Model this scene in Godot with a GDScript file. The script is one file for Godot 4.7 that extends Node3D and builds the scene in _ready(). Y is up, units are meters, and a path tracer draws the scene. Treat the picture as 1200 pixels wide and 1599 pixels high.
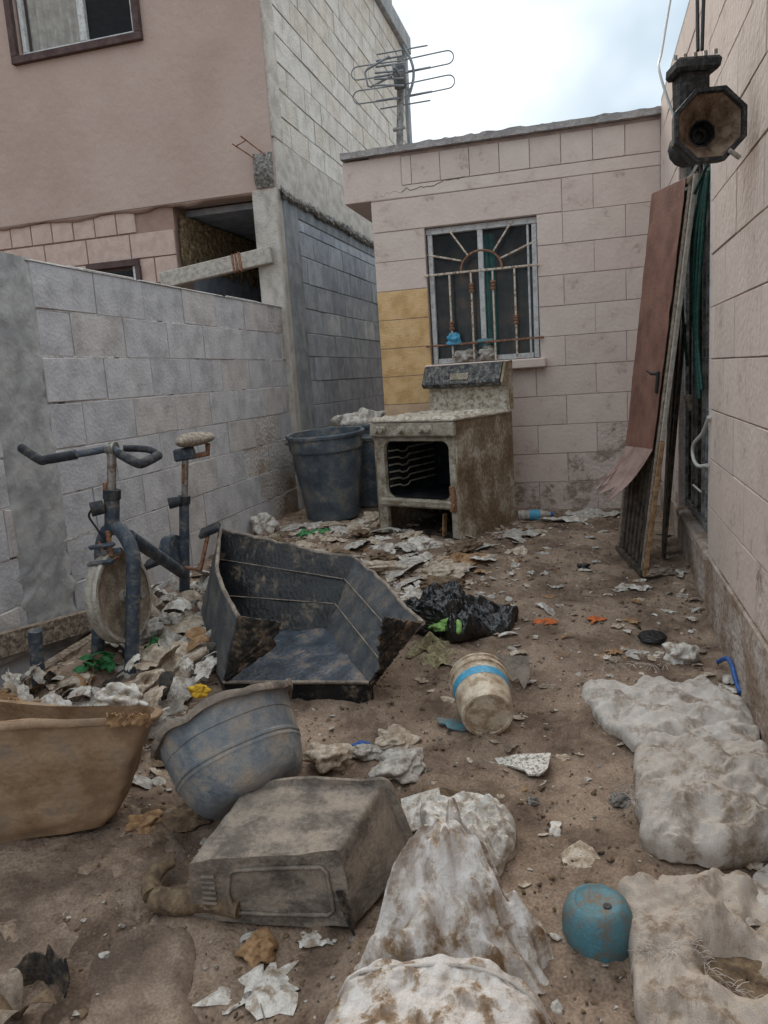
extends Node3D
# A littered back yard between block walls: stove, exercise bike, broken tubs, sacks and rubbish under a pale sky.

class Geo:
	var V := PackedVector3Array()
	var I := PackedInt32Array()

	func tri(a: int, b: int, c: int) -> void:
		I.append(a); I.append(b); I.append(c)

	func quad(a: Vector3, b: Vector3, c: Vector3, d: Vector3) -> void:  # a b c d anticlockwise seen from the front
		var k := V.size()
		V.append(a); V.append(b); V.append(c); V.append(d)
		tri(k, k + 2, k + 1); tri(k, k + 3, k + 2)

	func out_quad(a: Vector3, b: Vector3, c: Vector3, d: Vector3, centre: Vector3) -> void:
		if (b - a).cross(c - a).dot((a + c) * 0.5 - centre) < 0: quad(a, d, c, b)
		else: quad(a, b, c, d)

	func out_tri(a: Vector3, b: Vector3, c: Vector3, centre: Vector3) -> void:
		var k := V.size()
		V.append(a); V.append(b); V.append(c)
		if (b - a).cross(c - a).dot(a - centre) < 0: tri(k, k + 1, k + 2)
		else: tri(k, k + 2, k + 1)

	func grid(nu: int, nv: int, f: Callable, flip := false) -> void:  # u to the right and v up face the viewer
		var k := V.size()
		for j in nv + 1:
			for i in nu + 1:
				V.append(f.call(float(i) / nu, float(j) / nv))
		for j in nv:
			for i in nu:
				var a := k + j * (nu + 1) + i
				var b := a + 1
				var c := b + nu + 1
				var d := a + nu + 1
				if flip:
					tri(a, b, c); tri(a, c, d)
				else:
					tri(a, c, b); tri(a, d, c)

	func box(x: Transform3D, s: Vector3, b := 0.0, rough := 0.0, rng: RandomNumberGenerator = null) -> void:
		var h := s * 0.5
		b = minf(b, minf(h.x, minf(h.y, h.z)) * 0.9)
		var c := x.origin
		var P := {}
		for sx in [-1, 1]:
			for sy in [-1, 1]:
				for sz in [-1, 1]:
					var j := Vector3.ZERO
					if rng: j = Vector3(rng.randf_range(-1, 1), rng.randf_range(-1, 1), rng.randf_range(-1, 1)) * rough
					for ax in 3:
						var p := Vector3(sx * (h.x - b), sy * (h.y - b), sz * (h.z - b))
						p[ax] += signf(p[ax]) * b
						P[[ax, sx, sy, sz]] = x * (p + j)
		for s1 in [-1, 1]:
			out_quad(P[[0, s1, -1, -1]], P[[0, s1, 1, -1]], P[[0, s1, 1, 1]], P[[0, s1, -1, 1]], c)
			out_quad(P[[1, -1, s1, -1]], P[[1, 1, s1, -1]], P[[1, 1, s1, 1]], P[[1, -1, s1, 1]], c)
			out_quad(P[[2, -1, -1, s1]], P[[2, 1, -1, s1]], P[[2, 1, 1, s1]], P[[2, -1, 1, s1]], c)
			if b <= 0: continue
			for s2 in [-1, 1]:
				out_quad(P[[0, s1, s2, -1]], P[[0, s1, s2, 1]], P[[1, s1, s2, 1]], P[[1, s1, s2, -1]], c)
				out_quad(P[[0, s1, -1, s2]], P[[0, s1, 1, s2]], P[[2, s1, 1, s2]], P[[2, s1, -1, s2]], c)
				out_quad(P[[1, -1, s1, s2]], P[[1, 1, s1, s2]], P[[2, 1, s1, s2]], P[[2, -1, s1, s2]], c)
				for s3 in [-1, 1]:
					out_tri(P[[0, s1, s2, s3]], P[[1, s1, s2, s3]], P[[2, s1, s2, s3]], c)

	func tube(pts: Array, r, sides := 8, cap := true) -> void:
		var n := pts.size()
		var t0: Vector3 = (pts[1] - pts[0]).normalized()
		var u := t0.cross(Vector3.UP if absf(t0.y) < 0.9 else Vector3.RIGHT).normalized()
		var k := V.size()
		for i in n:
			var t: Vector3 = (pts[mini(i + 1, n - 1)] - pts[maxi(i - 1, 0)]).normalized()
			u = (u - t * u.dot(t)).normalized()
			var w := t.cross(u)
			var rr: float = r[i] if r is Array else r
			for s in sides:
				var a := TAU * s / sides
				V.append(pts[i] + (u * cos(a) + w * sin(a)) * rr)
		for i in n - 1:
			for s in sides:
				var a := k + i * sides + s
				var b := k + i * sides + (s + 1) % sides
				tri(a, b + sides, b); tri(a, a + sides, b + sides)
		if not cap: return
		for e in [0, n - 1]:
			var c := V.size()
			V.append(pts[e])
			for s in sides: V.append(V[k + e * sides + s])
			for s in sides:
				var a := c + 1 + s
				var b := c + 1 + (s + 1) % sides
				if e == 0: tri(c, a, b)
				else: tri(c, b, a)

	func lathe(prof: Array, seg: int, x: Transform3D, wob = null) -> void:  # profile (radius, height) from bottom to top, outside
		var start := 0
		while start < prof.size() - 1:
			var stop := start + 1
			while stop < prof.size() - 1:
				var d1: Vector2 = (prof[stop] - prof[stop - 1]).normalized()
				var d2: Vector2 = (prof[stop + 1] - prof[stop]).normalized()
				if d1.dot(d2) < 0.8: break
				stop += 1
			var k := V.size()
			for i in range(start, stop + 1):
				for s in seg + 1:
					var a := TAU * (s % seg) / seg
					var p := Vector3(cos(a) * prof[i].x, prof[i].y, -sin(a) * prof[i].x)
					if wob != null: p = wob.call(p)
					V.append(x * p)
			for i in stop - start:
				for s in seg:
					var a := k + i * (seg + 1) + s
					tri(a, a + seg + 2, a + 1); tri(a, a + seg + 1, a + seg + 2)
			start = stop

	func shell(nu: int, nv: int, f: Callable, th: float) -> void:  # a bent sheet with thickness
		var P := []
		for j in nv + 1:
			var row := PackedVector3Array()
			for i in nu + 1: row.append(f.call(float(i) / nu, float(j) / nv))
			P.append(row)
		var A := []
		var B := []
		for j in nv + 1:
			var ra := PackedVector3Array()
			var rb := PackedVector3Array()
			for i in nu + 1:
				var du: Vector3 = P[j][mini(i + 1, nu)] - P[j][maxi(i - 1, 0)]
				var dv: Vector3 = P[mini(j + 1, nv)][i] - P[maxi(j - 1, 0)][i]
				var n := du.cross(dv).normalized() * th * 0.5
				ra.append(P[j][i] + n); rb.append(P[j][i] - n)
			A.append(ra); B.append(rb)
		var k := V.size()
		var m := (nu + 1) * (nv + 1)
		for j in nv + 1: V.append_array(A[j])
		for j in nv + 1: V.append_array(B[j])
		for j in nv:
			for i in nu:
				var a := k + j * (nu + 1) + i
				var c := a + nu + 2
				tri(a, c, a + 1); tri(a, a + nu + 1, c)
				tri(a + m, a + 1 + m, c + m); tri(a + m, c + m, a + nu + 1 + m)
		for i in nu:
			quad(B[0][i], B[0][i + 1], A[0][i + 1], A[0][i])
			quad(A[nv][i], A[nv][i + 1], B[nv][i + 1], B[nv][i])
		for j in nv:
			quad(A[j][0], A[j + 1][0], B[j + 1][0], B[j][0])
			quad(B[j][nu], B[j + 1][nu], A[j + 1][nu], A[j][nu])

	func plate(poly: PackedVector2Array, th: float, x: Transform3D) -> void:  # a flat outline in x and z, with thickness in y
		var t := Geometry2D.triangulate_polygon(poly)
		var k := V.size()
		var n := poly.size()
		for s in [1, -1]:
			for p in poly: V.append(x * Vector3(p.x, s * th * 0.5, p.y))
		for i in range(0, t.size(), 3):
			var a := V[k + t[i]]
			var up := (V[k + t[i + 2]] - a).cross(V[k + t[i + 1]] - a).dot(x.basis.y) > 0
			var q := [t[i], t[i + 1], t[i + 2]] if up else [t[i], t[i + 2], t[i + 1]]
			tri(k + q[0], k + q[1], k + q[2])
			tri(k + n + q[0], k + n + q[2], k + n + q[1])
		var mid := Vector3.ZERO
		for p in poly: mid += x * Vector3(p.x, 0, p.y) / n
		for i in n:
			var j := (i + 1) % n
			out_quad(V[k + i], V[k + j], V[k + n + j], V[k + n + i], mid)

	func mesh() -> ArrayMesh:
		var N := PackedVector3Array()
		N.resize(V.size())
		for i in range(0, I.size(), 3):
			var a := V[I[i]]
			var n := (V[I[i + 2]] - a).cross(V[I[i + 1]] - a)
			N[I[i]] += n; N[I[i + 1]] += n; N[I[i + 2]] += n
		for i in N.size():
			N[i] = N[i].normalized() if N[i].length_squared() > 1e-20 else Vector3.UP
		var arr := []
		arr.resize(Mesh.ARRAY_MAX)
		arr[Mesh.ARRAY_VERTEX] = V; arr[Mesh.ARRAY_NORMAL] = N; arr[Mesh.ARRAY_INDEX] = I
		var m := ArrayMesh.new()
		m.add_surface_from_arrays(Mesh.PRIMITIVE_TRIANGLES, arr)
		return m

# ---------------------------------------------------------------- nodes
var taken := {}
var M := {}
var rng := RandomNumberGenerator.new()

func numbered(called: String, parent: Node) -> String:
	var key := [parent, called]
	var n: int = taken.get(key, 0)
	taken[key] = n + 1
	return called if n == 0 else "%s_%03d" % [called, n]

func add(o: Node3D, called: String, parent: Node = self) -> Node3D:
	o.name = numbered(called, parent)
	parent.add_child(o, true)
	return o

func inst(mesh: Mesh, material: Material) -> MeshInstance3D:
	var o := MeshInstance3D.new()
	o.mesh = mesh
	o.material_override = material
	return o

func tag(o: Node3D, label: String, category: String, group := "") -> Node3D:
	o.set_meta("label", label); o.set_meta("category", category)
	if group: o.set_meta("group", group)
	return o

func thing(called: String, label: String, category: String, at := Vector3.ZERO, turn := 0.0, group := "") -> Node3D:
	var o := Node3D.new()
	add(o, called)
	o.position = at; o.rotation.y = turn
	return tag(o, label, category, group)

func part(called: String, g, material: Material, parent: Node3D, label := "") -> MeshInstance3D:
	var o := inst(g.mesh() if g is Geo else g, material)
	add(o, called, parent)
	if label: o.set_meta("label", label)
	return o

func solo(called: String, g, material: Material, label: String, category: String, at := Vector3.ZERO, turn := 0.0, group := "") -> MeshInstance3D:
	var o := inst(g.mesh() if g is Geo else g, material)
	add(o, called)
	o.position = at; o.rotation.y = turn
	tag(o, label, category, group)
	return o

func struct(called: String, g: Geo, material: Material) -> MeshInstance3D:
	var o := inst(g.mesh(), material)
	add(o, called)
	o.set_meta("kind", "structure")
	return o

func T(p := Vector3.ZERO, rx := 0.0, ry := 0.0, rz := 0.0) -> Transform3D:
	return Transform3D(Basis.from_euler(Vector3(rx, ry, rz)), p)

func along(a: Vector3, b: Vector3, up := Vector3.UP) -> Transform3D:  # x runs from a to b, y is close to up, origin midway
	var x := (b - a).normalized()
	var z := x.cross(up).normalized()
	return Transform3D(Basis(x, z.cross(x), z), (a + b) * 0.5)

func bar(a: Vector3, b: Vector3, h: float, d: float, bevel := 0.002, up := Vector3.UP) -> Geo:
	var g := Geo.new()
	g.box(along(a, b, up), Vector3(a.distance_to(b), h, d), bevel)
	return g

func pipe(pts: Array, r, sides := 8) -> Geo:
	var g := Geo.new()
	g.tube(pts, r, sides)
	return g

func smooth(pts: Array, n := 6) -> Array:  # Catmull-Rom through the points
	var o := []
	for i in pts.size() - 1:
		for k in n:
			o.append(pts[i].cubic_interpolate(pts[i + 1], pts[maxi(i - 1, 0)], pts[mini(i + 2, pts.size() - 1)], float(k) / n))
	o.append(pts[-1])
	return o

func noise(s: int, f: float, oct := 4, kind := FastNoiseLite.TYPE_SIMPLEX, ridged := false) -> FastNoiseLite:
	var n := FastNoiseLite.new()
	n.seed = s; n.frequency = f; n.noise_type = kind
	n.fractal_type = FastNoiseLite.FRACTAL_RIDGED if ridged else FastNoiseLite.FRACTAL_FBM
	n.fractal_octaves = oct
	return n

# ---------------------------------------------------------------- materials
var normals := {}
const SIDE := 512

func normal_map(kind: String) -> ImageTexture:
	if normals.has(kind): return normals[kind]
	var n: FastNoiseLite
	var strength := 4.0
	match kind:
		"grain": n = noise(3, 0.06, 5); strength = 5
		"pits":
			n = noise(5, 0.09, 3, FastNoiseLite.TYPE_CELLULAR); n.cellular_return_type = FastNoiseLite.RETURN_DISTANCE; strength = 5
		"crumple": n = noise(9, 0.012, 4, FastNoiseLite.TYPE_SIMPLEX, true); strength = 12
		"lumps": n = noise(12, 0.02, 5); strength = 9
		"smooth": n = noise(14, 0.012, 3); strength = 3
	var im := n.get_seamless_image(SIDE, SIDE) if n else null
	if kind == "weave":
		im = Image.create(SIDE, SIDE, false, Image.FORMAT_L8)
		var d := PackedByteArray()
		d.resize(SIDE * SIDE)
		var w := noise(8, 0.01, 2).get_seamless_image(SIDE, SIDE).get_data()
		for y in SIDE:
			for x in SIDE:
				var q := absf(sin(PI * x / 4.0)) if ((x >> 2) + (y >> 2)) % 2 == 0 else absf(sin(PI * y / 4.0))
				d[y * SIDE + x] = int(q * 90) + (w[y * SIDE + x] >> 1)
		im.set_data(SIDE, SIDE, false, Image.FORMAT_L8, d)
		strength = 2.0
	im.bump_map_to_normal_map(strength)
	normals[kind] = ImageTexture.create_from_image(im)
	return normals[kind]

# stops: [[0..1, colour], ...]; a coarse noise picks the colour, a fine one frays the borders and adds grain
func paint(stops: Array, freq: float, s: int, fray := 0.35, speck := 0.12, contrast := 1.0) -> ImageTexture:
	var lut := []
	for i in 256:
		var t := clampf((i / 255.0 - 0.5) * contrast + 0.5, 0, 1)
		var c: Color = stops[0][1]
		for k in stops.size() - 1:
			if t >= stops[k][0]:
				var w := clampf((t - stops[k][0]) / maxf(stops[k + 1][0] - stops[k][0], 0.001), 0, 1)
				c = stops[k][1].lerp(stops[k + 1][1], w)
		lut.append(c)
	var big := noise(s, freq * 0.8, 6)
	big.fractal_gain = 0.56
	big.domain_warp_enabled = true; big.domain_warp_amplitude = 30; big.domain_warp_frequency = freq
	var a := big.get_seamless_image(SIDE, SIDE).get_data()
	var b := noise(s + 77, 0.22, 4).get_seamless_image(SIDE, SIDE).get_data()
	var e := noise(s + 31, 0.05, 4).get_seamless_image(SIDE, SIDE).get_data()
	var R := PackedByteArray()
	var G := PackedByteArray()
	var B := PackedByteArray()
	for c in lut:
		R.append(c.r8); G.append(c.g8); B.append(c.b8)
	var d := PackedByteArray()
	d.resize(SIDE * SIDE * 3)
	var k := 0
	for i in SIDE * SIDE:
		var f := b[i] - 128
		var v := clampi(a[i] + int(f * fray * 0.3 + (e[i] - 128) * fray * 0.55), 0, 255)
		var g := 256 + int(f * speck * 1.1)
		d[k] = mini(R[v] * g >> 8, 255); d[k + 1] = mini(G[v] * g >> 8, 255); d[k + 2] = mini(B[v] * g >> 8, 255)
		k += 3
	return ImageTexture.create_from_image(Image.create_from_data(SIDE, SIDE, false, Image.FORMAT_RGB8, d))

func C(hex: String) -> Color:
	return Color.html(hex)

func mat(called: String, stops: Array, o := {}) -> StandardMaterial3D:
	var m := StandardMaterial3D.new()
	m.albedo_texture = paint(stops, o.get("freq", 0.012), M.size() * 13 + 5, o.get("fray", 0.35), o.get("speck", 0.15), o.get("contrast", 1.6))
	m.uv1_triplanar = true; m.uv1_world_triplanar = true
	m.uv1_scale = Vector3.ONE * o.get("scale", 1.5)
	m.uv1_offset = Vector3(M.size() * 0.37, M.size() * 0.61, M.size() * 0.17)
	m.roughness = o.get("rough", 0.9)
	m.metallic = o.get("metal", 0.0)
	m.metallic_specular = o.get("spec", 0.4)
	m.normal_enabled = true
	m.normal_texture = normal_map(o.get("nrm", "grain"))
	m.normal_scale = o.get("ns", 0.6)
	M[called] = m
	return m

func tint(called: String, from: String, c: Color, shift := 0.5) -> StandardMaterial3D:  # the same surface in another tone
	var m: StandardMaterial3D = M[from].duplicate()
	m.albedo_color = c
	m.uv1_offset += Vector3(shift, shift * 0.7, shift * 1.3)
	M[called] = m
	return m

func plain(called: String, c: Color, rough: float, metal := 0.0) -> StandardMaterial3D:
	var m := StandardMaterial3D.new()
	m.albedo_color = c; m.roughness = rough; m.metallic = metal
	M[called] = m
	return m

# ---------------------------------------------------------------- sky
func sky_picture() -> ImageTexture:
	var w := 512
	var h := 256
	var im := Image.create(w, h, false, Image.FORMAT_RGBF)
	var n := noise(21, 1.6, 5)
	n.domain_warp_enabled = true; n.domain_warp_amplitude = 0.4; n.domain_warp_frequency = 1.5
	var sun := Vector3(-0.125, 0.32, -0.935).normalized()
	for y in h:
		var th := PI * (y + 0.5) / h
		for x in w:
			var ph := TAU * (x + 0.5) / w
			var d := Vector3(sin(ph) * sin(th), cos(th), -cos(ph) * sin(th))
			var up := maxf(d.y, 0.0)
			var c := Color(0.225, 0.28, 0.33).lerp(Color(0.56, 0.61, 0.65), smoothstep(0.30, 0.95, up))
			c = c.lerp(Color(0.46, 0.48, 0.50), 1.0 - smoothstep(0.0, 0.22, up))
			var p := d / (0.35 + up)
			var cover := smoothstep(-0.25, 0.35, n.get_noise_3d(p.x, p.y * 0.5, p.z * 1.3))
			c = c.lerp(Color(0.60, 0.63, 0.65), cover * 0.22)
			var glow := exp((d.dot(sun) - 1.0) * 110.0)
			c += Color(0.21, 0.19, 0.165) * glow
			if d.y < 0: c = c.lerp(Color(0.25, 0.23, 0.21), smoothstep(0.0, 0.08, -d.y))
			im.set_pixel(x, y, c)
	return ImageTexture.create_from_image(im)

func view_and_light() -> void:
	var cam := Camera3D.new()
	cam.name = "camera"
	cam.fov = 67.79
	cam.near = 0.05; cam.far = 600
	cam.transform = Transform3D(Basis(Vector3(0.96575, -0.06534, -0.25112), Vector3(0.01858, 0.98271, -0.18423), Vector3(0.25882, 0.17325, 0.95026)), Vector3(0, 1.04, 0))
	add_child(cam)
	cam.current = true
	var pm := PanoramaSkyMaterial.new()
	pm.panorama = sky_picture()
	var sky := Sky.new()
	sky.sky_material = pm
	var e := Environment.new()
	e.background_mode = Environment.BG_SKY
	e.sky = sky
	e.background_energy_multiplier = 1.0
	e.ambient_light_source = Environment.AMBIENT_SOURCE_SKY
	e.tonemap_mode = Environment.TONE_MAPPER_LINEAR
	e.tonemap_exposure = 2.5
	e.sdfgi_enabled = true; e.ssao_enabled = true; e.ssil_enabled = true
	var we := WorldEnvironment.new()
	we.environment = e
	add_child(we)
	var sun := DirectionalLight3D.new()
	sun.name = "sun"
	sun.light_energy = 0.5
	sun.light_color = Color(1.0, 0.96, 0.9)
	sun.light_angular_distance = 40
	sun.shadow_enabled = true
	add_child(sun)
	sun.look_at_from_position(Vector3(-1.6, 5.2, -8.4), Vector3.ZERO)

# ---------------------------------------------------------------- ground
const GZ := [-12.0, -5.4, -4.4, -3.6, -3.1, -2.6, -2.2, -1.5, -1.0, 0.0]
const GY := [0.05, 0.05, 0.04, 0.0, -0.05, -0.075, -0.095, -0.14, -0.18, -0.22]
var gn1 := noise(31, 1.3, 3)
var gn2 := noise(32, 7.0, 4)
var gn3 := noise(33, 16.0, 2, FastNoiseLite.TYPE_SIMPLEX, true)

func slope(z: float) -> float:
	if z <= GZ[0]: return GY[0]
	for i in GZ.size() - 1:
		if z < GZ[i + 1]: return lerpf(GY[i], GY[i + 1], (z - GZ[i]) / (GZ[i + 1] - GZ[i]))
	return GY[-1]

func gy(x: float, z: float) -> float:  # height of the bare ground
	var y := slope(z)
	var near := 1.0 - smoothstep(3.0, 9.0, Vector2(x + 0.8, z + 3.0).length())
	var heap := 0.10 * exp(-(pow((x + 1.75) / 0.42, 2) + pow((z + 2.75) / 0.75, 2))) + 0.07 * exp(-(pow((x + 1.5) / 0.5, 2) + pow((z + 4.2) / 0.55, 2)))
	return y + near * (gn1.get_noise_2d(x, z) * 0.02 + gn2.get_noise_2d(x, z) * 0.014 + gn3.get_noise_2d(x, z) * 0.005) + heap

func on(x: float, z: float, lift := 0.0) -> Vector3:
	return Vector3(x, gy(x, z) + lift, z)

func build_ground() -> void:
	var xs := [-220.0, -80.0, -30.0, -14.0, -8.0, -5.0, -3.4, -2.7]
	var x := -2.4
	while x < 0.62:
		xs.append(x); x += 0.026
	xs.append_array([0.9, 1.6, 3.0, 6.0, 15.0, 40.0, 90.0, 220.0])
	var zs := [-220.0, -80.0, -35.0, -18.0, -12.0, -9.0, -7.5, -6.5]
	var z := -5.9
	while z < -0.2:
		zs.append(z); z += 0.026
	zs.append_array([0.3, 1.2, 3.0, 7.0, 20.0, 60.0, 220.0])
	var g := Geo.new()
	var nx := xs.size()
	for b in zs:
		for a in xs: g.V.append(Vector3(a, gy(a, b), b))
	for j in zs.size() - 1:
		for i in nx - 1:
			var a := j * nx + i
			g.tri(a, a + 1, a + nx + 1); g.tri(a, a + nx + 1, a + nx)
	struct("ground", g, M.dirt)
	var s := Geo.new()   # the worn concrete slab in the near left corner
	var edge := noise(41, 5.0, 4)
	s.grid(60, 60, func(u: float, v: float):
		var zz := lerpf(0.6, -1.78, v)
		var right := lerpf(-0.655, -1.14, clampf((zz + 0.98) / -0.8, -2.0, 1.0)) + edge.get_noise_1d(zz) * 0.03
		var xx := lerpf(-2.2, right, u)
		var y := -0.138 + 0.04 * clampf((-1.4 - zz) / 0.6, -1, 1) + gn2.get_noise_2d(xx * 1.3, zz * 1.3) * 0.004 - maxf(0.0, u - 0.985) * 1.2 - maxf(0.0, v - 0.985) * 1.2
		return Vector3(xx, y, zz))
	s.grid(60, 1, func(u: float, v: float):
		var zz := lerpf(0.6, -1.78, u)
		var right := lerpf(-0.655, -1.14, clampf((zz + 0.98) / -0.8, -2.0, 1.0)) + edge.get_noise_1d(zz) * 0.03
		var y := -0.156 + 0.04 * clampf((-1.4 - zz) / 0.6, -1, 1) + gn2.get_noise_2d(right * 1.3, zz * 1.3) * 0.004
		return Vector3(right + 0.004 * (1 - v), lerpf(-0.3, y, v), zz))
	struct("concrete_slab", s, M.slab)

# ---------------------------------------------------------------- block walls
var block_shapes := {}

func block_shape(l: float, h: float, d: float, bevel: float, rough: float, kind: int) -> ArrayMesh:
	var key := [roundi(l * 200), roundi(h * 200), roundi(d * 200), kind]
	if not block_shapes.has(key):
		var r := RandomNumberGenerator.new()
		r.seed = hash(key)
		var g := Geo.new()
		g.box(T(), Vector3(roundi(l * 200) / 200.0, roundi(h * 200) / 200.0, d), bevel, rough, r)
		block_shapes[key] = g.mesh()
	return block_shapes[key]

# courses of blocks on a wall whose face holds `from`, runs along `dir` and looks along `out`; heights are the joints from the bottom up
func lay(parent: Node3D, from: Vector3, dir: Vector3, out: Vector3, length: float, heights: Array, phases: Array, pick: Callable, o := {}) -> void:
	var holes: Array = o.get("holes", [])
	var gap: float = o.get("gap", 0.004)
	var step: float = o.get("step", 0.4)
	var proud: float = o.get("proud", 0.0012)
	var turn: float = o.get("turn", 0.001)
	var called: String = o.get("name", "block")
	var d := 0.03
	var clear: Rect2 = o.get("clear", Rect2())
	for j in heights.size() - 1:
		var y0: float = heights[j]
		var y1: float = heights[j + 1]
		var ym := (y0 + y1) * 0.5
		var cuts := [0.0, length]
		var ph: float = phases[j % phases.size()]
		var c := fposmod(ph, step)
		while c < length:
			if c > 0.03 and c < length - 0.03 and not clear.has_point(Vector2(c, ym)): cuts.append(c)
			c += step
		for r in holes:
			if ym > r.position.y and ym < r.end.y:
				cuts = cuts.filter(func(q): return q <= r.position.x + 0.001 or q >= r.end.x - 0.001)
				cuts.append(r.position.x); cuts.append(r.end.x)
		cuts.sort()
		for i in cuts.size() - 1:
			var a: float = cuts[i]
			var b: float = cuts[i + 1]
			if b - a < 0.02: continue
			var mid := (a + b) * 0.5
			var skip := false
			for r in holes:
				if r.has_point(Vector2(mid, ym)): skip = true
			if skip: continue
			var m: Material = pick.call(mid, ym)
			if m == null: continue
			var q := inst(block_shape(b - a - gap, y1 - y0 - gap, d, o.get("bevel", 0.0015), o.get("rough", 0.0006), rng.randi() % 3), m)
			q.transform = Transform3D(Basis(dir, Vector3.UP, out) * Basis.from_euler(Vector3(rng.randf_range(-turn, turn), rng.randf_range(-turn, turn), rng.randf_range(-turn, turn))), from + dir * mid + Vector3(0, ym - from.y, 0) + out * (-d * 0.5 + rng.randf_range(-proud, proud)))
			add(q, called, parent)

func boxes(called: String, list: Array, material: Material, parent: Node3D, bevel := 0.0) -> MeshInstance3D:  # list of [min corner, max corner], none touching inside
	var g := Geo.new()
	for b in list: g.box(T((b[0] + b[1]) * 0.5), b[1] - b[0], bevel)
	return part(called, g, material, parent)

func span(a: float, b: float, step: float) -> Array:
	var o := []
	var n := roundi((b - a) / step)
	for i in n + 1: o.append(a + (b - a) * i / n)
	return o

func V3(x: float, y: float, z: float) -> Vector3:
	return Vector3(x, y, z)

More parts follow.
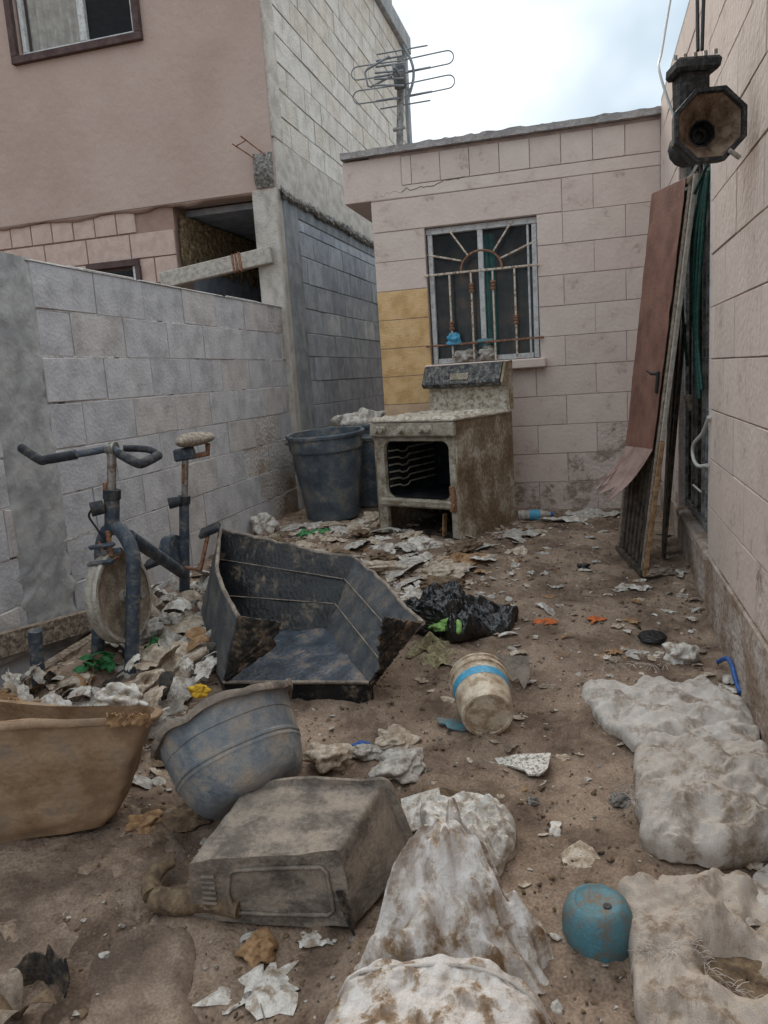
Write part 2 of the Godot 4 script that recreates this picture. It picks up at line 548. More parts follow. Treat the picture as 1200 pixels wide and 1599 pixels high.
func build_pink_house() -> void:
	var h := thing("pink_block_house", "pale pink L-shaped block house with barred window, yellow patch and doorway on the right", "house", V3(0, 0, 0))
	var P := [M.pink, M.pink_2, M.pink_3]
	# the wall at the end of the yard
	var bw := boxes("end_wall", [[V3(-1.425, -0.3, -5.62), V3(-1.06, 2.545, -5.4525)], [V3(-0.297, -0.3, -5.62), V3(0.66, 2.545, -5.4525)], [V3(-1.06, -0.3, -5.62), V3(-0.297, 1.04, -5.4525)], [V3(-1.06, 2.04, -5.62), V3(-0.297, 2.545, -5.4525)]], M.pink_joint, h)
	lay(bw, V3(-1.43, 0, -5.447), Vector3.RIGHT, Vector3.BACK, 1.913, span(-0.16, 2.04, 0.2), [0.90, 1.10], func(a: float, y: float):
		if a < 0.36 and y < 1.64: return M.yellow if y > 0.9 else M.yellow_2
		if y < 0.6 and rng.randf() < 0.75: return M.pink_dirty
		return P[rng.randi() % 3], {"holes": [Rect2(0.37, 1.04, 0.763, 1.0)], "clear": Rect2(0, 0.4, 0.36, 1.7)})
	lay(bw, V3(-1.43, 0, -5.447), Vector3.RIGHT, Vector3.BACK, 1.913, [2.04, 2.252], [1.10], func(a, _y): return P[rng.randi() % 3], {"holes": [Rect2(-0.1, 2.0, 1.40, 0.4)]})
	part("lintel", bar(V3(-1.43, 2.1465, -5.462), V3(-0.132, 2.1465, -5.462), 0.205, 0.03, 0.003), M.pink_2, bw)
	part("plain_strip", bar(V3(-1.43, 2.2935, -5.46), V3(0.484, 2.2935, -5.46), 0.079, 0.03, 0.003), M.pink, bw)
	lay(bw, V3(-1.2, 0, -5.443), Vector3.RIGHT, Vector3.BACK, 1.685, [2.335, 2.525], [0.07], func(a, _y): return P[rng.randi() % 3], {"step": 0.2, "gap": 0.006, "name": "tile"})
	var pl := Geo.new()
	pl.box(T(V3(-1.41, 2.395, -5.46)), V3(0.42, 0.275, 0.034), 0.004)
	part("plaster_end", pl, M.pink_2, bw)
	var crack := noise(51, 6.0, 3)
	var cr := []
	for i in 26: cr.append(V3(-1.36 + i * 0.024, 2.285 + i * 0.002 + crack.get_noise_1d(i * 0.05) * 0.022, -5.445))
	part("peeling_edge", pipe(cr, 0.0028, 5), M.crack, bw)
	# window
	var w := part("window", bar(V3(-1.06, 2.017, -5.51), V3(-0.297, 2.017, -5.51), 0.04, 0.05), M.aluminium, h)
	for f in [[V3(-1.035, 1.11, -5.51), V3(-1.035, 1.995, -5.51), 0.032], [V3(-0.322, 1.11, -5.51), V3(-0.318, 1.995, -5.51), 0.034], [V3(-0.684, 1.145, -5.506), V3(-0.684, 1.995, -5.506), 0.036], [V3(-0.362, 1.145, -5.515), V3(-0.362, 1.995, -5.515), 0.014]]:
		part("frame", bar(f[0], f[1], f[2], 0.045, 0.003, Vector3.RIGHT), M.aluminium, w)
	part("frame", bar(V3(-1.012, 1.127, -5.51), V3(-0.345, 1.127, -5.51), 0.035, 0.045), M.aluminium, w)
	for x in [[-1.017, -0.704], [-0.664, -0.337]]:
		part("pane", bar(V3(x[0], 1.56, -5.525), V3(x[1], 1.567, -5.525), 0.85, 0.006, 0), M.glass, w)
	var cu := Geo.new()
	cu.shell(30, 4, func(u: float, v: float): return V3(lerpf(-0.70, -0.60, u), lerpf(1.1, 1.98, v), -5.60 + 0.012 * sin(u * 18)), 0.003)
	part("teal_curtain", cu, M.teal_cloth, w)
	var cu2 := Geo.new()
	cu2.shell(60, 4, func(u: float, v: float): return V3(lerpf(-1.25, -0.1, u), lerpf(0.9, 2.2, v), -5.78 + 0.02 * sin(u * 40 + v)), 0.003)
	part("dark_curtain", cu2, M.grey_cloth, w)
	var sill := Geo.new()
	sill.box(T(V3(-0.68, 1.072, -5.46)), V3(0.84, 0.066, 0.16), 0.008, 0.002, rng)
	part("sill", sill, M.pink_2, w)
	var gr := part("window_grille", bar(V3(-1.075, 1.719, -5.43), V3(-0.285, 1.719, -5.43), 0.014, 0.014), M.rusty_cream, h, "rusty cream window grille with a sunburst of bars")
	part("bar", bar(V3(-1.09, 1.236, -5.428), V3(-0.27, 1.24, -5.428), 0.014, 0.014), M.rust, gr)
	var n := 0
	for x in [-0.899, -0.75, -0.601, -0.453]:
		part("bar", bar(V3(x, 1.11, -5.43), V3(x, 1.71, -5.43), 0.013, 0.013, 0.002, Vector3.RIGHT), M.rusty_cream, gr)
		var y: float = [1.366, 1.609, 1.615, 1.371][n]
		var c := Geo.new()
		c.lathe([Vector2(0.008, -0.032), Vector2(0.018, -0.028), Vector2(0.018, -0.016), Vector2(0.011, -0.01), Vector2(0.017, 0), Vector2(0.011, 0.01), Vector2(0.018, 0.016), Vector2(0.018, 0.028), Vector2(0.008, 0.032)], 8, T(V3(x, y, -5.43)))
		part("collar", c, M.rust, gr)
		n += 1
	var arc := []
	for i in 17: arc.append(V3(-0.676 - cos(PI * i / 16.0) * 0.14, 1.726 + sin(PI * i / 16.0) * 0.125, -5.43))
	part("arch", pipe(arc, 0.008, 6), M.rust, gr)
	for r in [[V3(-0.884, 2.0, -5.432), V3(-0.76, 1.82, -5.432)], [V3(-1.045, 1.856, -5.432), V3(-0.81, 1.795, -5.432)], [V3(-0.463, 2.012, -5.432), V3(-0.59, 1.835, -5.432)], [V3(-0.31, 1.872, -5.432), V3(-0.545, 1.785, -5.432)]]:
		part("ray_bar", bar(r[0], r[1], 0.012, 0.012), M.rusty_cream, gr)
	# roof of the back wing, with its eave, and of the right wing
	var rf := Geo.new()
	rf.grid(60, 1, func(u: float, v: float): return V3(lerpf(-1.62, 0.5, u), 2.545 + v * (0.042 + crack.get_noise_1d(u * 9) * 0.012), -5.40 + crack.get_noise_1d(u * 7 + 9) * 0.008))
	rf.grid(60, 1, func(u: float, v: float): return V3(lerpf(-1.62, 0.5, u), 2.587 + (1 - v) * crack.get_noise_1d(u * 9) * 0.012, lerpf(-5.40 + crack.get_noise_1d(u * 7 + 9) * 0.008, -10.2, v)))
	rf.box(T(V3(0.745, 2.566, -7.83)), V3(4.73, 0.041, 4.85))
	var roof := part("roof", rf, M.roof_edge, h)
	boxes("eave_beam", [[V3(-1.618, 2.256, -10.2), V3(-1.432, 2.543, -5.478)]], M.pink_3, roof)
	boxes("side_roof", [[V3(0.488, 2.606, -5.44), V3(3.1, 2.64, 1.9)]], M.roof_edge, roof)
	boxes("outer_wall", [[V3(-1.425, -0.3, -10.1), V3(-1.27, 2.545, -5.63)], [V3(-1.26, -0.3, -10.1), V3(2.9, 2.545, -9.95)], [V3(2.9, -0.3, -10.1), V3(3.05, 2.545, -5.48)], [V3(2.9, -0.3, -5.47), V3(3.05, 2.605, 1.8)], [V3(0.65, -0.3, 1.65), V3(2.89, 2.605, 1.8)], [V3(0.67, -0.3, -5.62), V3(2.89, 2.545, -5.47)]], M.pink_3, h)
	# the wall along the right of the yard
	var rw := boxes("side_wall", [[V3(0.4905, -0.4, -3.355), V3(0.64, 2.605, 1.8)], [V3(0.4905, -0.4, -5.445), V3(0.64, 2.605, -4.47)], [V3(0.4905, 2.05, -4.468), V3(0.64, 2.605, -3.357)], [V3(0.4905, -0.4, -4.468), V3(0.64, 0.19, -3.357)]], M.pink_joint, h)
	lay(rw, V3(0.4845, 0, 1.8), V3(0, 0, -1), V3(-1, 0, 0), 7.245, [0.228, 0.428, 0.628, 0.828, 1.028, 1.228, 1.428, 1.628, 1.828, 2.028, 2.228, 2.428, 2.61], [0.23, 0.03], func(a: float, y: float):
		if y < 0.45 and rng.randf() < 0.6: return M.pink_dirty
		return P[rng.randi() % 3], {"holes": [Rect2(5.155, 0.1, 1.115, 1.93)], "proud": 0.0015, "gap": 0.005, "bevel": 0.002})
	part("plinth", bar(V3(0.493, -0.09, 1.8), V3(0.493, -0.09, -5.445), 0.62, 0.03, 0.006), M.plinth, rw)
	var sl := Geo.new()
	sl.box(T(V3(0.555, 0.205, -3.913)), V3(0.17, 0.05, 1.10), 0.012, 0.004, rng)
	part("door_sill", sl, M.plinth, rw)
	for z in [-3.375, -4.45]:
		part("jamb", bar(V3(0.53, 0.232, z), V3(0.53, 2.04, z), 0.045, 0.03, 0.003, Vector3.BACK), M.grey_steel, rw)
	part("door_screen", bar(V3(0.62, 1.14, -4.43), V3(0.62, 1.14, -3.395), 1.8, 0.01, 0.001), M.dark_wood, rw)

func build_neighbour_house() -> void:
	var h := thing("neighbour_house", "tall brown pink house with white framed window, cream block flank and grey block base", "house", V3(0, 0, 0))
	var f := boxes("upper_facade", [[V3(-8.0, 2.47, -5.86), V3(-4.25, 6.4, -5.64)], [V3(-3.22, 2.47, -5.86), V3(-2.21, 6.4, -5.64)], [V3(-4.25, 2.47, -5.86), V3(-3.22, 3.70, -5.64)], [V3(-4.25, 4.75, -5.86), V3(-3.22, 6.4, -5.64)]], M.facade, h)
	var lip := Geo.new()
	var ln := noise(61, 2.5, 4)
	lip.grid(80, 3, func(u: float, v: float): return V3(lerpf(-8.0, -2.38, u), 2.475 - (1 - v) * (0.022 + 0.03 * ln.get_noise_1d(u * 5)), -5.640 - [0.02, 0.004, 0.0, 0.0][roundi(v * 3)]))
	part("plaster_edge", lip, M.facade_edge, f)
	var lf := boxes("lower_facade", [[V3(-8.0, -0.3, -5.9), V3(-3.88, 2.468, -5.675)], [V3(-3.44, -0.3, -5.9), V3(-3.09, 2.468, -5.675)], [V3(-3.88, 2.06, -5.9), V3(-3.44, 2.468, -5.675)], [V3(-3.88, -0.3, -5.9), V3(-3.44, 1.0, -5.675)]], M.facade_joint, h)
	lay(lf, V3(-7.99, 0, -5.662), Vector3.RIGHT, Vector3.BACK, 4.57, [2.30, 2.462], [0.195], func(_a, _y): return M.facade_low, {"step": 0.2, "gap": 0.009, "name": "tile"})
	lay(lf, V3(-7.99, 0, -5.662), Vector3.RIGHT, Vector3.BACK, 4.9, [0.5, 0.7, 0.9, 1.1, 1.3, 1.5, 1.7, 1.9, 2.10, 2.295], [0.1, 0.3], func(_a, _y): return M.facade_low, {"gap": 0.008, "holes": [Rect2(4.11, 0.95, 0.44, 1.12)]})
	var lw := part("low_window", bar(V3(-3.90, 2.075, -5.655), V3(-3.42, 2.075, -5.655), 0.05, 0.05), M.brown_trim, h)
	part("frame", bar(V3(-3.435, 1.0, -5.655), V3(-3.435, 2.05, -5.655), 0.04, 0.05, 0.003, Vector3.RIGHT), M.brown_trim, lw)
	part("frame", bar(V3(-3.47, 1.0, -5.66), V3(-3.47, 2.05, -5.66), 0.025, 0.03, 0.003, Vector3.RIGHT), M.aluminium, lw)
	part("pane", bar(V3(-3.88, 1.5, -5.69), V3(-3.485, 1.5, -5.69), 1.1, 0.006, 0), M.glass, lw)
	# upstairs window
	var w := part("upstairs_window", bar(V3(-4.31, 3.675, -5.63), V3(-3.16, 3.675, -5.63), 0.055, 0.06, 0.004), M.brown_trim, h)
	for x in [-4.282, -3.188]:
		part("surround", bar(V3(x, 3.703, -5.63), V3(x, 4.747, -5.63), 0.055, 0.06, 0.004, Vector3.RIGHT), M.brown_trim, w)
	part("surround", bar(V3(-4.31, 4.775, -5.63), V3(-3.16, 4.775, -5.63), 0.055, 0.06, 0.004), M.brown_trim, w)
	for x in [-4.215, -3.68, -3.24]:
		part("frame", bar(V3(x, 3.74, -5.68), V3(x, 4.74, -5.68), 0.035 if x != -3.68 else 0.06, 0.04, 0.003, Vector3.RIGHT), M.aluminium, w)
	part("frame", bar(V3(-4.24, 3.72, -5.68), V3(-3.22, 3.72, -5.68), 0.035, 0.042, 0.003), M.aluminium, w)
	for x in [[-4.197, -3.71], [-3.65, -3.258]]:
		part("pane", bar(V3(x[0], 4.24, -5.69), V3(x[1], 4.24, -5.69), 1.0, 0.006, 0), M.glass, w)
	var cu := Geo.new()
	cu.shell(50, 3, func(u: float, v: float): return V3(lerpf(-4.2, -3.70, u), lerpf(3.71, 4.74, v), -5.74 + 0.012 * sin(u * 44)), 0.003)
	part("pale_curtain", cu, M.white_cloth, w)
	# carport opening, its pier and the broken concrete above
	boxes("recess", [[V3(-3.09, 2.415, -9.0), V3(-2.36, 2.462, -5.88)], [V3(-3.2, -0.3, -9.0), V3(-3.095, 2.41, -5.905)], [V3(-3.09, -0.3, -9.1), V3(-2.36, 2.41, -9.0)]], M.grey_wall_3, h)
	var rub := Geo.new()
	var rn := noise(66, 9.0, 4, FastNoiseLite.TYPE_SIMPLEX, true)
	rub.grid(60, 16, func(u: float, v: float):
		var z := lerpf(-5.70, -7.4, u)
		var y := lerpf(2.40, 2.02 + 0.12 * ln.get_noise_1d(u * 4 + 3), v)
		return V3(-3.085 + (0.02 + 0.05 * absf(rn.get_noise_2d(z, y))) * (1.0 - 0.6 * v), y, z))
	part("rough_rubble", rub, M.rubble, h)
	var pier := Geo.new()
	pier.box(T(V3(-2.3, 1.1, -5.69)), V3(0.2, 2.78, 0.12), 0.012, 0.004, rng)
	part("pier", pier, M.cream_plain, h)
	var chunk := Geo.new()
	chunk.grid(22, 22, func(u: float, v: float):
		var a := u * PI
		var p := V3(-2.285 - cos(a) * 0.075, lerpf(2.492, 2.735, v), -5.645 + sin(a) * 0.05 * sin(PI * clampf(v, 0.02, 0.98)))
		return p + V3(0, 0, 1) * absf(rn.get_noise_3d(p.x * 3, p.y * 3, p.z)) * 0.035)
	var ch := part("broken_concrete", chunk, M.broken, h, "rough broken concrete with bare reinforcing bars above the pier")
	for b in [[V3(-2.34, 2.70, -5.62), V3(-2.46, 2.79, -5.50)], [V3(-2.25, 2.71, -5.61), V3(-2.37, 2.82, -5.46)]]:
		part("rebar", pipe([b[0], b[1]], 0.005, 6), M.rust, ch)
	part("rebar", pipe([V3(-2.44, 2.775, -5.52), V3(-2.345, 2.795, -5.49)], 0.004, 6), M.rust, ch)
	# the flank of the house beside the passage
	var fl := boxes("flank_wall", [[V3(-2.35, -0.3, -10.62), V3(-2.207, 5.19, -6.065)], [V3(-2.35, 2.5, -6.06), V3(-2.207, 5.19, -5.87)]], M.mortar_dark, h)
	var GW := [M.grey_wall, M.grey_wall_2, M.grey_wall, M.grey_wall_3]
	lay(fl, V3(-2.2, 0, -6.05), V3(0, 0, -1), V3(1, 0, 0), 4.57, [-0.15, 0.05, 0.25, 0.45, 0.65, 0.85, 1.05, 1.25, 1.44, 1.635, 1.838, 2.05, 2.24, 2.33], [0.14, 0.34], func(a: float, y: float):
		if y > 1.44 and y < 1.635 and (absf(a - 0.84) < 0.2 or absf(a - 2.0) < 0.2): return M.grey_pale
		return GW[rng.randi() % 4], {"gap": 0.006, "proud": 0.003, "bevel": 0.004, "rough": 0.002})
	var col := Geo.new()
	col.box(T(V3(-2.277, 1.08, -5.91)), V3(0.16, 2.82, 0.30), 0.01, 0.003, rng)
	part("corner_column", col, M.grey_smooth, fl)
	part("plaster_strip", bar(V3(-2.212, 2.40, -6.065), V3(-2.212, 2.40, -10.62), 0.13, 0.026, 0.006), M.grey_smooth, fl)
	var bm := Geo.new()
	bm.box(T(V3(-2.21, 2.655, -8.14)), V3(0.05, 0.375, 4.96), 0.012, 0.004, rng)
	part("ring_beam", bm, M.cream_plain, fl)
	var drip := Geo.new()
	drip.grid(150, 10, func(u: float, v: float):
		var z := lerpf(-5.70, -10.0, u)
		var a := v * PI
		var r := 0.02 + 0.05 * absf(rn.get_noise_2d(z * 1.2, v * 0.2))
		return V3(-2.195 + sin(a) * r * 0.7, 2.465 + cos(a) * r - 0.02 * absf(ln.get_noise_1d(z * 2)), z))
	part("mortar_drips", drip, M.broken, fl)
	var CW := [M.cream, M.cream_2, M.cream, M.cream_3]
	lay(fl, V3(-2.2, 0, -5.85), V3(0, 0, -1), V3(1, 0, 0), 4.62, span(2.845, 5.19, 0.2), [0.2, 0.4], func(_a, _y): return CW[rng.randi() % 4], {"gap": 0.009, "proud": 0.004, "bevel": 0.005, "rough": 0.002})
	part("corner_strip", bar(V3(-2.203, 4.6, -5.745), V3(-2.203, 2.846, -5.745), 0.195, 0.03, 0.005, Vector3.FORWARD), M.cream_plain, fl)
	part("corner_strip", bar(V3(-2.203, 6.4, -5.745), V3(-2.203, 4.602, -5.745), 0.195, 0.03, 0.005, Vector3.FORWARD), M.cream_plain, fl)
	part("roof_fascia", bar(V3(-2.26, 5.30, -5.87), V3(-2.26, 5.30, -10.75), 0.21, 0.24, 0.01), M.grey_smooth, fl)
	part("far_corner", bar(V3(-2.19, 2.85, -10.56), V3(-2.19, 5.18, -10.56), 0.14, 0.05, 0.008, Vector3.FORWARD), M.grey_smooth, fl)
	boxes("shell", [[V3(-8.0, 5.0, -10.6), V3(-2.36, 5.15, -5.87)], [V3(-8.0, -0.3, -10.75), V3(-2.36, 6.4, -10.63)], [V3(-8.1, -0.3, -10.6), V3(-8.01, 6.4, -5.7)]], M.facade_low, h)

func build_boundary_wall() -> void:
	var h := thing("boundary_block_wall", "weathered grey concrete block wall along the left of the yard", "wall", V3(-2.24, 0, -3.3))
	var core := Geo.new()
	core.box(T(V3(-0.081, 0.64, 0.35)), V3(0.12, 1.955, 5.38), 0.0)
	part("mortar_bed", core, M.mortar, h)
	var W := [M.block, M.block_2, M.block_3, M.block_2]
	var top := span(-0.378, 1.622, 0.2)
	# dir runs towards the far end; the wall stands in the thing's own axes
	lay(h, V3(0, 0, 0.455), V3(0, 0, -1), V3(1, 0, 0), 2.795, top, [0.23, 0.025], func(a: float, y: float):
		if a > 1.7 and y < 0.65 and rng.randf() < 0.6: return M.block_stained
		if a > 2.3 and rng.randf() < 0.35: return M.block_tan
		return W[rng.randi() % 4], {"gap": 0.006, "step": 0.415, "proud": 0.0035, "turn": 0.006, "bevel": 0.004, "rough": 0.0025})
	lay(h, V3(0, 0, 3.04), V3(0, 0, -1), V3(1, 0, 0), 2.28, top, [0.16, 0.36], func(_a, _y): return W[rng.randi() % 4], {"gap": 0.006, "step": 0.415, "proud": 0.0035, "turn": 0.006, "bevel": 0.004, "rough": 0.0025})
	# smeared mortar that fills most bed joints and some of the upright ones
	var mj := RandomNumberGenerator.new()
	mj.seed = 19
	for y in top:
		var z := -2.33
		while z < 2.9:
			var l := mj.randf_range(0.35, 1.1)
			var g := Geo.new()
			g.box(T(V3(-0.0125, y + mj.randf_range(-0.001, 0.001), z + l * 0.5), 0, 0, 0), V3(0.02, mj.randf_range(0.010, 0.018), minf(l, 3.0 - z)), 0.004, 0.0015, mj)
			part("mortar_joint", g, M.mortar, h)
			z += l + mj.randf_range(0.01, 0.07)
	var cn := noise(71, 4.0, 4)
	var c := Geo.new()
	c.grid(14, 90, func(u: float, v: float):
		var y := lerpf(-0.35, 1.63, v)
		var w := 0.175 + 0.035 * cn.get_noise_1d(y * 2 + 5) 
		var z := 0.61 + (0.5 - u) * 2 * w + 0.018 * cn.get_noise_1d(y * 1.2)
		var edge := minf(u, 1 - u)
		return V3(-0.006 + 0.012 * smoothstep(0, 0.16, edge) + 0.005 * cn.get_noise_2d(y * 3, z * 3), y, z))
	part("cement_column", c, M.cement, h)
	var cap := Geo.new()
	cap.grid(90, 6, func(u: float, v: float):
		var z := lerpf(-2.34, 3.04, u)
		var a := v * PI
		return V3(-0.07 + cos(a) * 0.074, 1.618 + sin(a) * (0.006 + 0.014 * absf(cn.get_noise_1d(z * 2))), z))
	part("mortar_cap", cap, M.mortar_dark, h)

func build_materials() -> void:
	mat("dirt", [[0.0, C("524338")], [0.3, C("6c5a4c")], [0.6, C("837060")], [1.0, C("998573")]], {"freq": 0.008, "scale": 0.8, "speck": 0.3, "fray": 0.5, "nrm": "lumps", "ns": 0.8, "contrast": 1.3})
	mat("slab", [[0.0, C("5a4c42")], [0.4, C("705f52")], [0.7, C("806e5f")], [1.0, C("917f6f")]], {"freq": 0.01, "scale": 0.9, "speck": 0.28, "nrm": "grain", "ns": 0.7})
	mat("block", [[0.0, C("a7a5a5")], [0.5, C("bcbabb")], [1.0, C("c8c6c6")]], {"freq": 0.01, "scale": 1.1, "nrm": "pits", "ns": 0.25, "speck": 0.10, "contrast": 1.2})
	tint("block_2", "block", Color(0.975, 0.975, 0.98)); tint("block_3", "block", Color(1.0, 0.98, 0.96), 0.2)
	mat("block_stained", [[0.0, C("97806f")], [0.3, C("a89888")], [0.6, C("b9b2ac")], [1.0, C("c3beba")]], {"freq": 0.006, "scale": 0.7, "nrm": "pits", "ns": 0.5, "fray": 0.5})
	mat("block_tan", [[0.0, C("a59b93")], [0.5, C("b6aea8")], [1.0, C("c1bcb8")]], {"freq": 0.008, "scale": 0.8, "nrm": "pits", "ns": 0.5, "fray": 0.5})
	mat("mortar", [[0.0, C("aaa49f")], [0.6, C("c0bab5")], [1.0, C("ccc6c1")]], {"nrm": "lumps", "ns": 0.7})
	mat("mortar_dark", [[0.0, C("7a7876")], [1.0, C("9d9b98")]], {"nrm": "lumps", "ns": 0.7})
	mat("cement", [[0.0, C("8b8a8a")], [0.5, C("9e9d9c")], [1.0, C("afadab")]], {"freq": 0.006, "nrm": "lumps", "ns": 0.2})
	mat("pink", [[0.0, C("b1a097")], [0.06, C("c0afa4")], [0.24, C("ccbbb0")], [1.0, C("d3c3b8")]], {"freq": 0.012, "scale": 0.8, "nrm": "grain", "ns": 0.15, "speck": 0.05, "fray": 0.5, "contrast": 1.1})
	tint("pink_2", "pink", Color(0.99, 0.98, 0.98)); tint("pink_3", "pink", Color(0.975, 0.97, 0.97), 0.3)
	mat("pink_dirty", [[0.0, C("938276")], [0.2, C("ad9e93")], [0.4, C("c1b0a6")], [1.0, C("cabab0")]], {"freq": 0.012, "scale": 0.8, "fray": 0.8, "ns": 0.35})
	mat("pink_joint", [[0.0, C("a3928a")], [1.0, C("b8a69d")]], {})
	mat("plinth", [[0.0, C("83705f")], [0.4, C("988576")], [0.7, C("a89a8f")], [1.0, C("b3a79f")]], {"freq": 0.008, "scale": 0.7, "fray": 0.6, "ns": 0.5})
	mat("yellow", [[0.0, C("c09c6c")], [0.5, C("d0ab7a")], [1.0, C("d8b688")]], {"freq": 0.01, "ns": 0.35, "speck": 0.07})
	mat("yellow_2", [[0.0, C("b8a089")], [0.5, C("c7a988")], [1.0, C("ceb394")]], {"freq": 0.01, "ns": 0.35, "speck": 0.07})
	mat("crack", [[0.0, C("5a4d48")], [1.0, C("7a6862")]], {})
	mat("roof_edge", [[0.0, C("7e7876")], [0.5, C("958f8c")], [1.0, C("a8a19d")]], {"fray": 0.6})
	mat("facade", [[0.0, C("a69084")], [0.5, C("b09a8f")], [1.0, C("b8a398")]], {"freq": 0.006, "scale": 0.35, "ns": 0.1, "speck": 0.05, "fray": 0.2, "contrast": 0.8})
	tint("facade_edge", "facade", Color(0.85, 0.82, 0.8))
	mat("facade_low", [[0.0, C("b59d91")], [1.0, C("c3aca0")]], {"ns": 0.3, "speck": 0.06})
	tint("facade_joint", "facade_low", Color(0.8, 0.76, 0.74))
	mat("cream", [[0.0, C("b6b0a7")], [0.4, C("c5bfb6")], [1.0, C("cec9c1")]], {"freq": 0.012, "scale": 0.8, "nrm": "pits", "ns": 0.5, "fray": 0.5})
	tint("cream_2", "cream", Color(0.97, 0.965, 0.96)); tint("cream_3", "cream", Color(0.98, 0.97, 0.95), 0.2)
	mat("cream_plain", [[0.0, C("a39b91")], [0.5, C("b6aea4")], [1.0, C("c2bbb1")]], {"freq": 0.008, "ns": 0.5, "fray": 0.5})
	mat("grey_wall", [[0.0, C("9fa6ad")], [0.5, C("b0b7bd")], [1.0, C("bdc3c8")]], {"freq": 0.008, "nrm": "pits", "ns": 0.5})
	tint("grey_wall_2", "grey_wall", Color(0.94, 0.94, 0.95)); tint("grey_wall_3", "grey_wall", Color(0.9, 0.9, 0.92), 0.3); tint("grey_pale", "grey_wall", Color(1.15, 1.13, 1.11), 0.8)
	mat("grey_smooth", [[0.0, C("7f8386")], [0.5, C("8e9295")], [1.0, C("9da0a2")]], {"freq": 0.007, "ns": 0.5, "fray": 0.5})
	mat("rubble", [[0.0, C("6b5a45")], [0.5, C("957e60")], [1.0, C("b59e7c")]], {"freq": 0.03, "nrm": "lumps", "ns": 1.0})
	mat("broken", [[0.0, C("5c5a58")], [0.5, C("8a8680")], [1.0, C("aaa59c")]], {"freq": 0.04, "scale": 2.0, "nrm": "lumps", "ns": 1.2, "fray": 0.8})
	mat("brown_trim", [[0.0, C("4a3a38")], [1.0, C("5e4c49")]], {"ns": 0.3})
	mat("aluminium", [[0.0, C("aaa9a6")], [0.3, C("c0c0be")], [1.0, C("cececc")]], {"freq": 0.02, "rough": 0.55, "ns": 0.2, "fray": 0.8})
	mat("grey_steel", [[0.0, C("5f5d5a")], [0.5, C("82807d")], [1.0, C("9a9894")]], {"freq": 0.02, "rough": 0.7, "fray": 0.7})
	mat("rusty_cream", [[0.0, C("7d5038")], [0.22, C("9a7a62")], [0.32, C("c2b6a6")], [1.0, C("ccc3b5")]], {"freq": 0.03, "scale": 2.5, "fray": 0.7, "rough": 0.75})
	mat("rust", [[0.0, C("6a4632")], [0.5, C("85604a")], [1.0, C("a07e66")]], {"freq": 0.03, "scale": 2.5, "fray": 0.7, "rough": 0.85})
	mat("teal_cloth", [[0.0, C("1f5a55")], [1.0, C("2f7a72")]], {"nrm": "weave", "ns": 0.3})
	mat("grey_cloth", [[0.0, C("404445")], [0.6, C("585753")], [1.0, C("7a6656")]], {"freq": 0.004, "nrm": "weave", "ns": 0.3})
	mat("white_cloth", [[0.0, C("9f9a92")], [1.0, C("c2bcb2")]], {"nrm": "weave", "ns": 0.3})
	mat("dark_wood", [[0.0, C("2e2924")], [0.5, C("4a4139")], [1.0, C("625648")]], {"freq": 0.02, "fray": 0.6})
	mat("wood", [[0.0, C("65594d")], [0.5, C("837567")], [1.0, C("9c8e7e")]], {"freq": 0.03, "scale": 2.0, "fray": 0.9, "nrm": "lumps", "ns": 0.6})
	mat("pale_wood", [[0.0, C("999086")], [0.5, C("ada59a")], [1.0, C("bbb3a8")]], {"freq": 0.02, "scale": 2.0, "fray": 0.6})
	mat("door_brown", [[0.0, C("6b4b40")], [0.4, C("7d594c")], [1.0, C("8a6556")]], {"freq": 0.007, "rough": 0.6, "ns": 0.25, "speck": 0.08, "fray": 0.5})
	mat("torn_brown", [[0.0, C("7d645a")], [0.5, C("977c72")], [1.0, C("a68e85")]], {"freq": 0.01, "rough": 0.7, "ns": 0.4})
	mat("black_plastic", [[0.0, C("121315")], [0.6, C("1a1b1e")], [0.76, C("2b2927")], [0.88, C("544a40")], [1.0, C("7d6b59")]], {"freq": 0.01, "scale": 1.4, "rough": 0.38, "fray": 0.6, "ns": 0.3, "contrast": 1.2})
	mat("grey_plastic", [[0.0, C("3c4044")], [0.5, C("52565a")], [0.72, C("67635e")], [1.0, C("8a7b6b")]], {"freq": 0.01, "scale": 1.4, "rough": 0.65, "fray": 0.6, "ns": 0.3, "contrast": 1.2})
	mat("floor_plastic", [[0.0, C("262d36")], [0.5, C("39434e")], [0.68, C("56565a")], [1.0, C("7d6d5e")]], {"freq": 0.009, "scale": 1.4, "rough": 0.4, "fray": 0.5, "ns": 0.3, "contrast": 1.2})
	mat("torn_plastic", [[0.0, C("191817")], [0.5, C("2a2724")], [0.68, C("4d4238")], [1.0, C("7b6650")]], {"freq": 0.018, "scale": 1.6, "rough": 0.7, "fray": 0.8, "ns": 0.6, "contrast": 1.2})
	mat("blue_plastic", [[0.0, C("535b63")], [0.4, C("6d7378")], [0.6, C("85837f")], [0.8, C("988b7d")], [1.0, C("a3917d")]], {"freq": 0.011, "scale": 1.5, "rough": 0.6, "fray": 0.6, "ns": 0.3, "contrast": 1.2})
	mat("can_plastic", [[0.0, C("454e57")], [0.5, C("59626b")], [0.8, C("6c7173")], [1.0, C("8a8378")]], {"freq": 0.009, "scale": 1.2, "rough": 0.6, "fray": 0.6, "ns": 0.25})
	mat("tan_plastic", [[0.0, C("7f664f")], [0.4, C("967b60")], [0.7, C("a1886e")], [1.0, C("8d7c6b")]], {"freq": 0.008, "scale": 1.4, "rough": 0.6, "fray": 0.5, "ns": 0.25, "speck": 0.08})
	mat("tote_plastic", [[0.0, C("564e47")], [0.35, C("6f665d")], [0.6, C("83786d")], [1.0, C("958879")]], {"freq": 0.009, "scale": 1.8, "rough": 0.75, "fray": 0.7, "ns": 0.5, "contrast": 1.5})
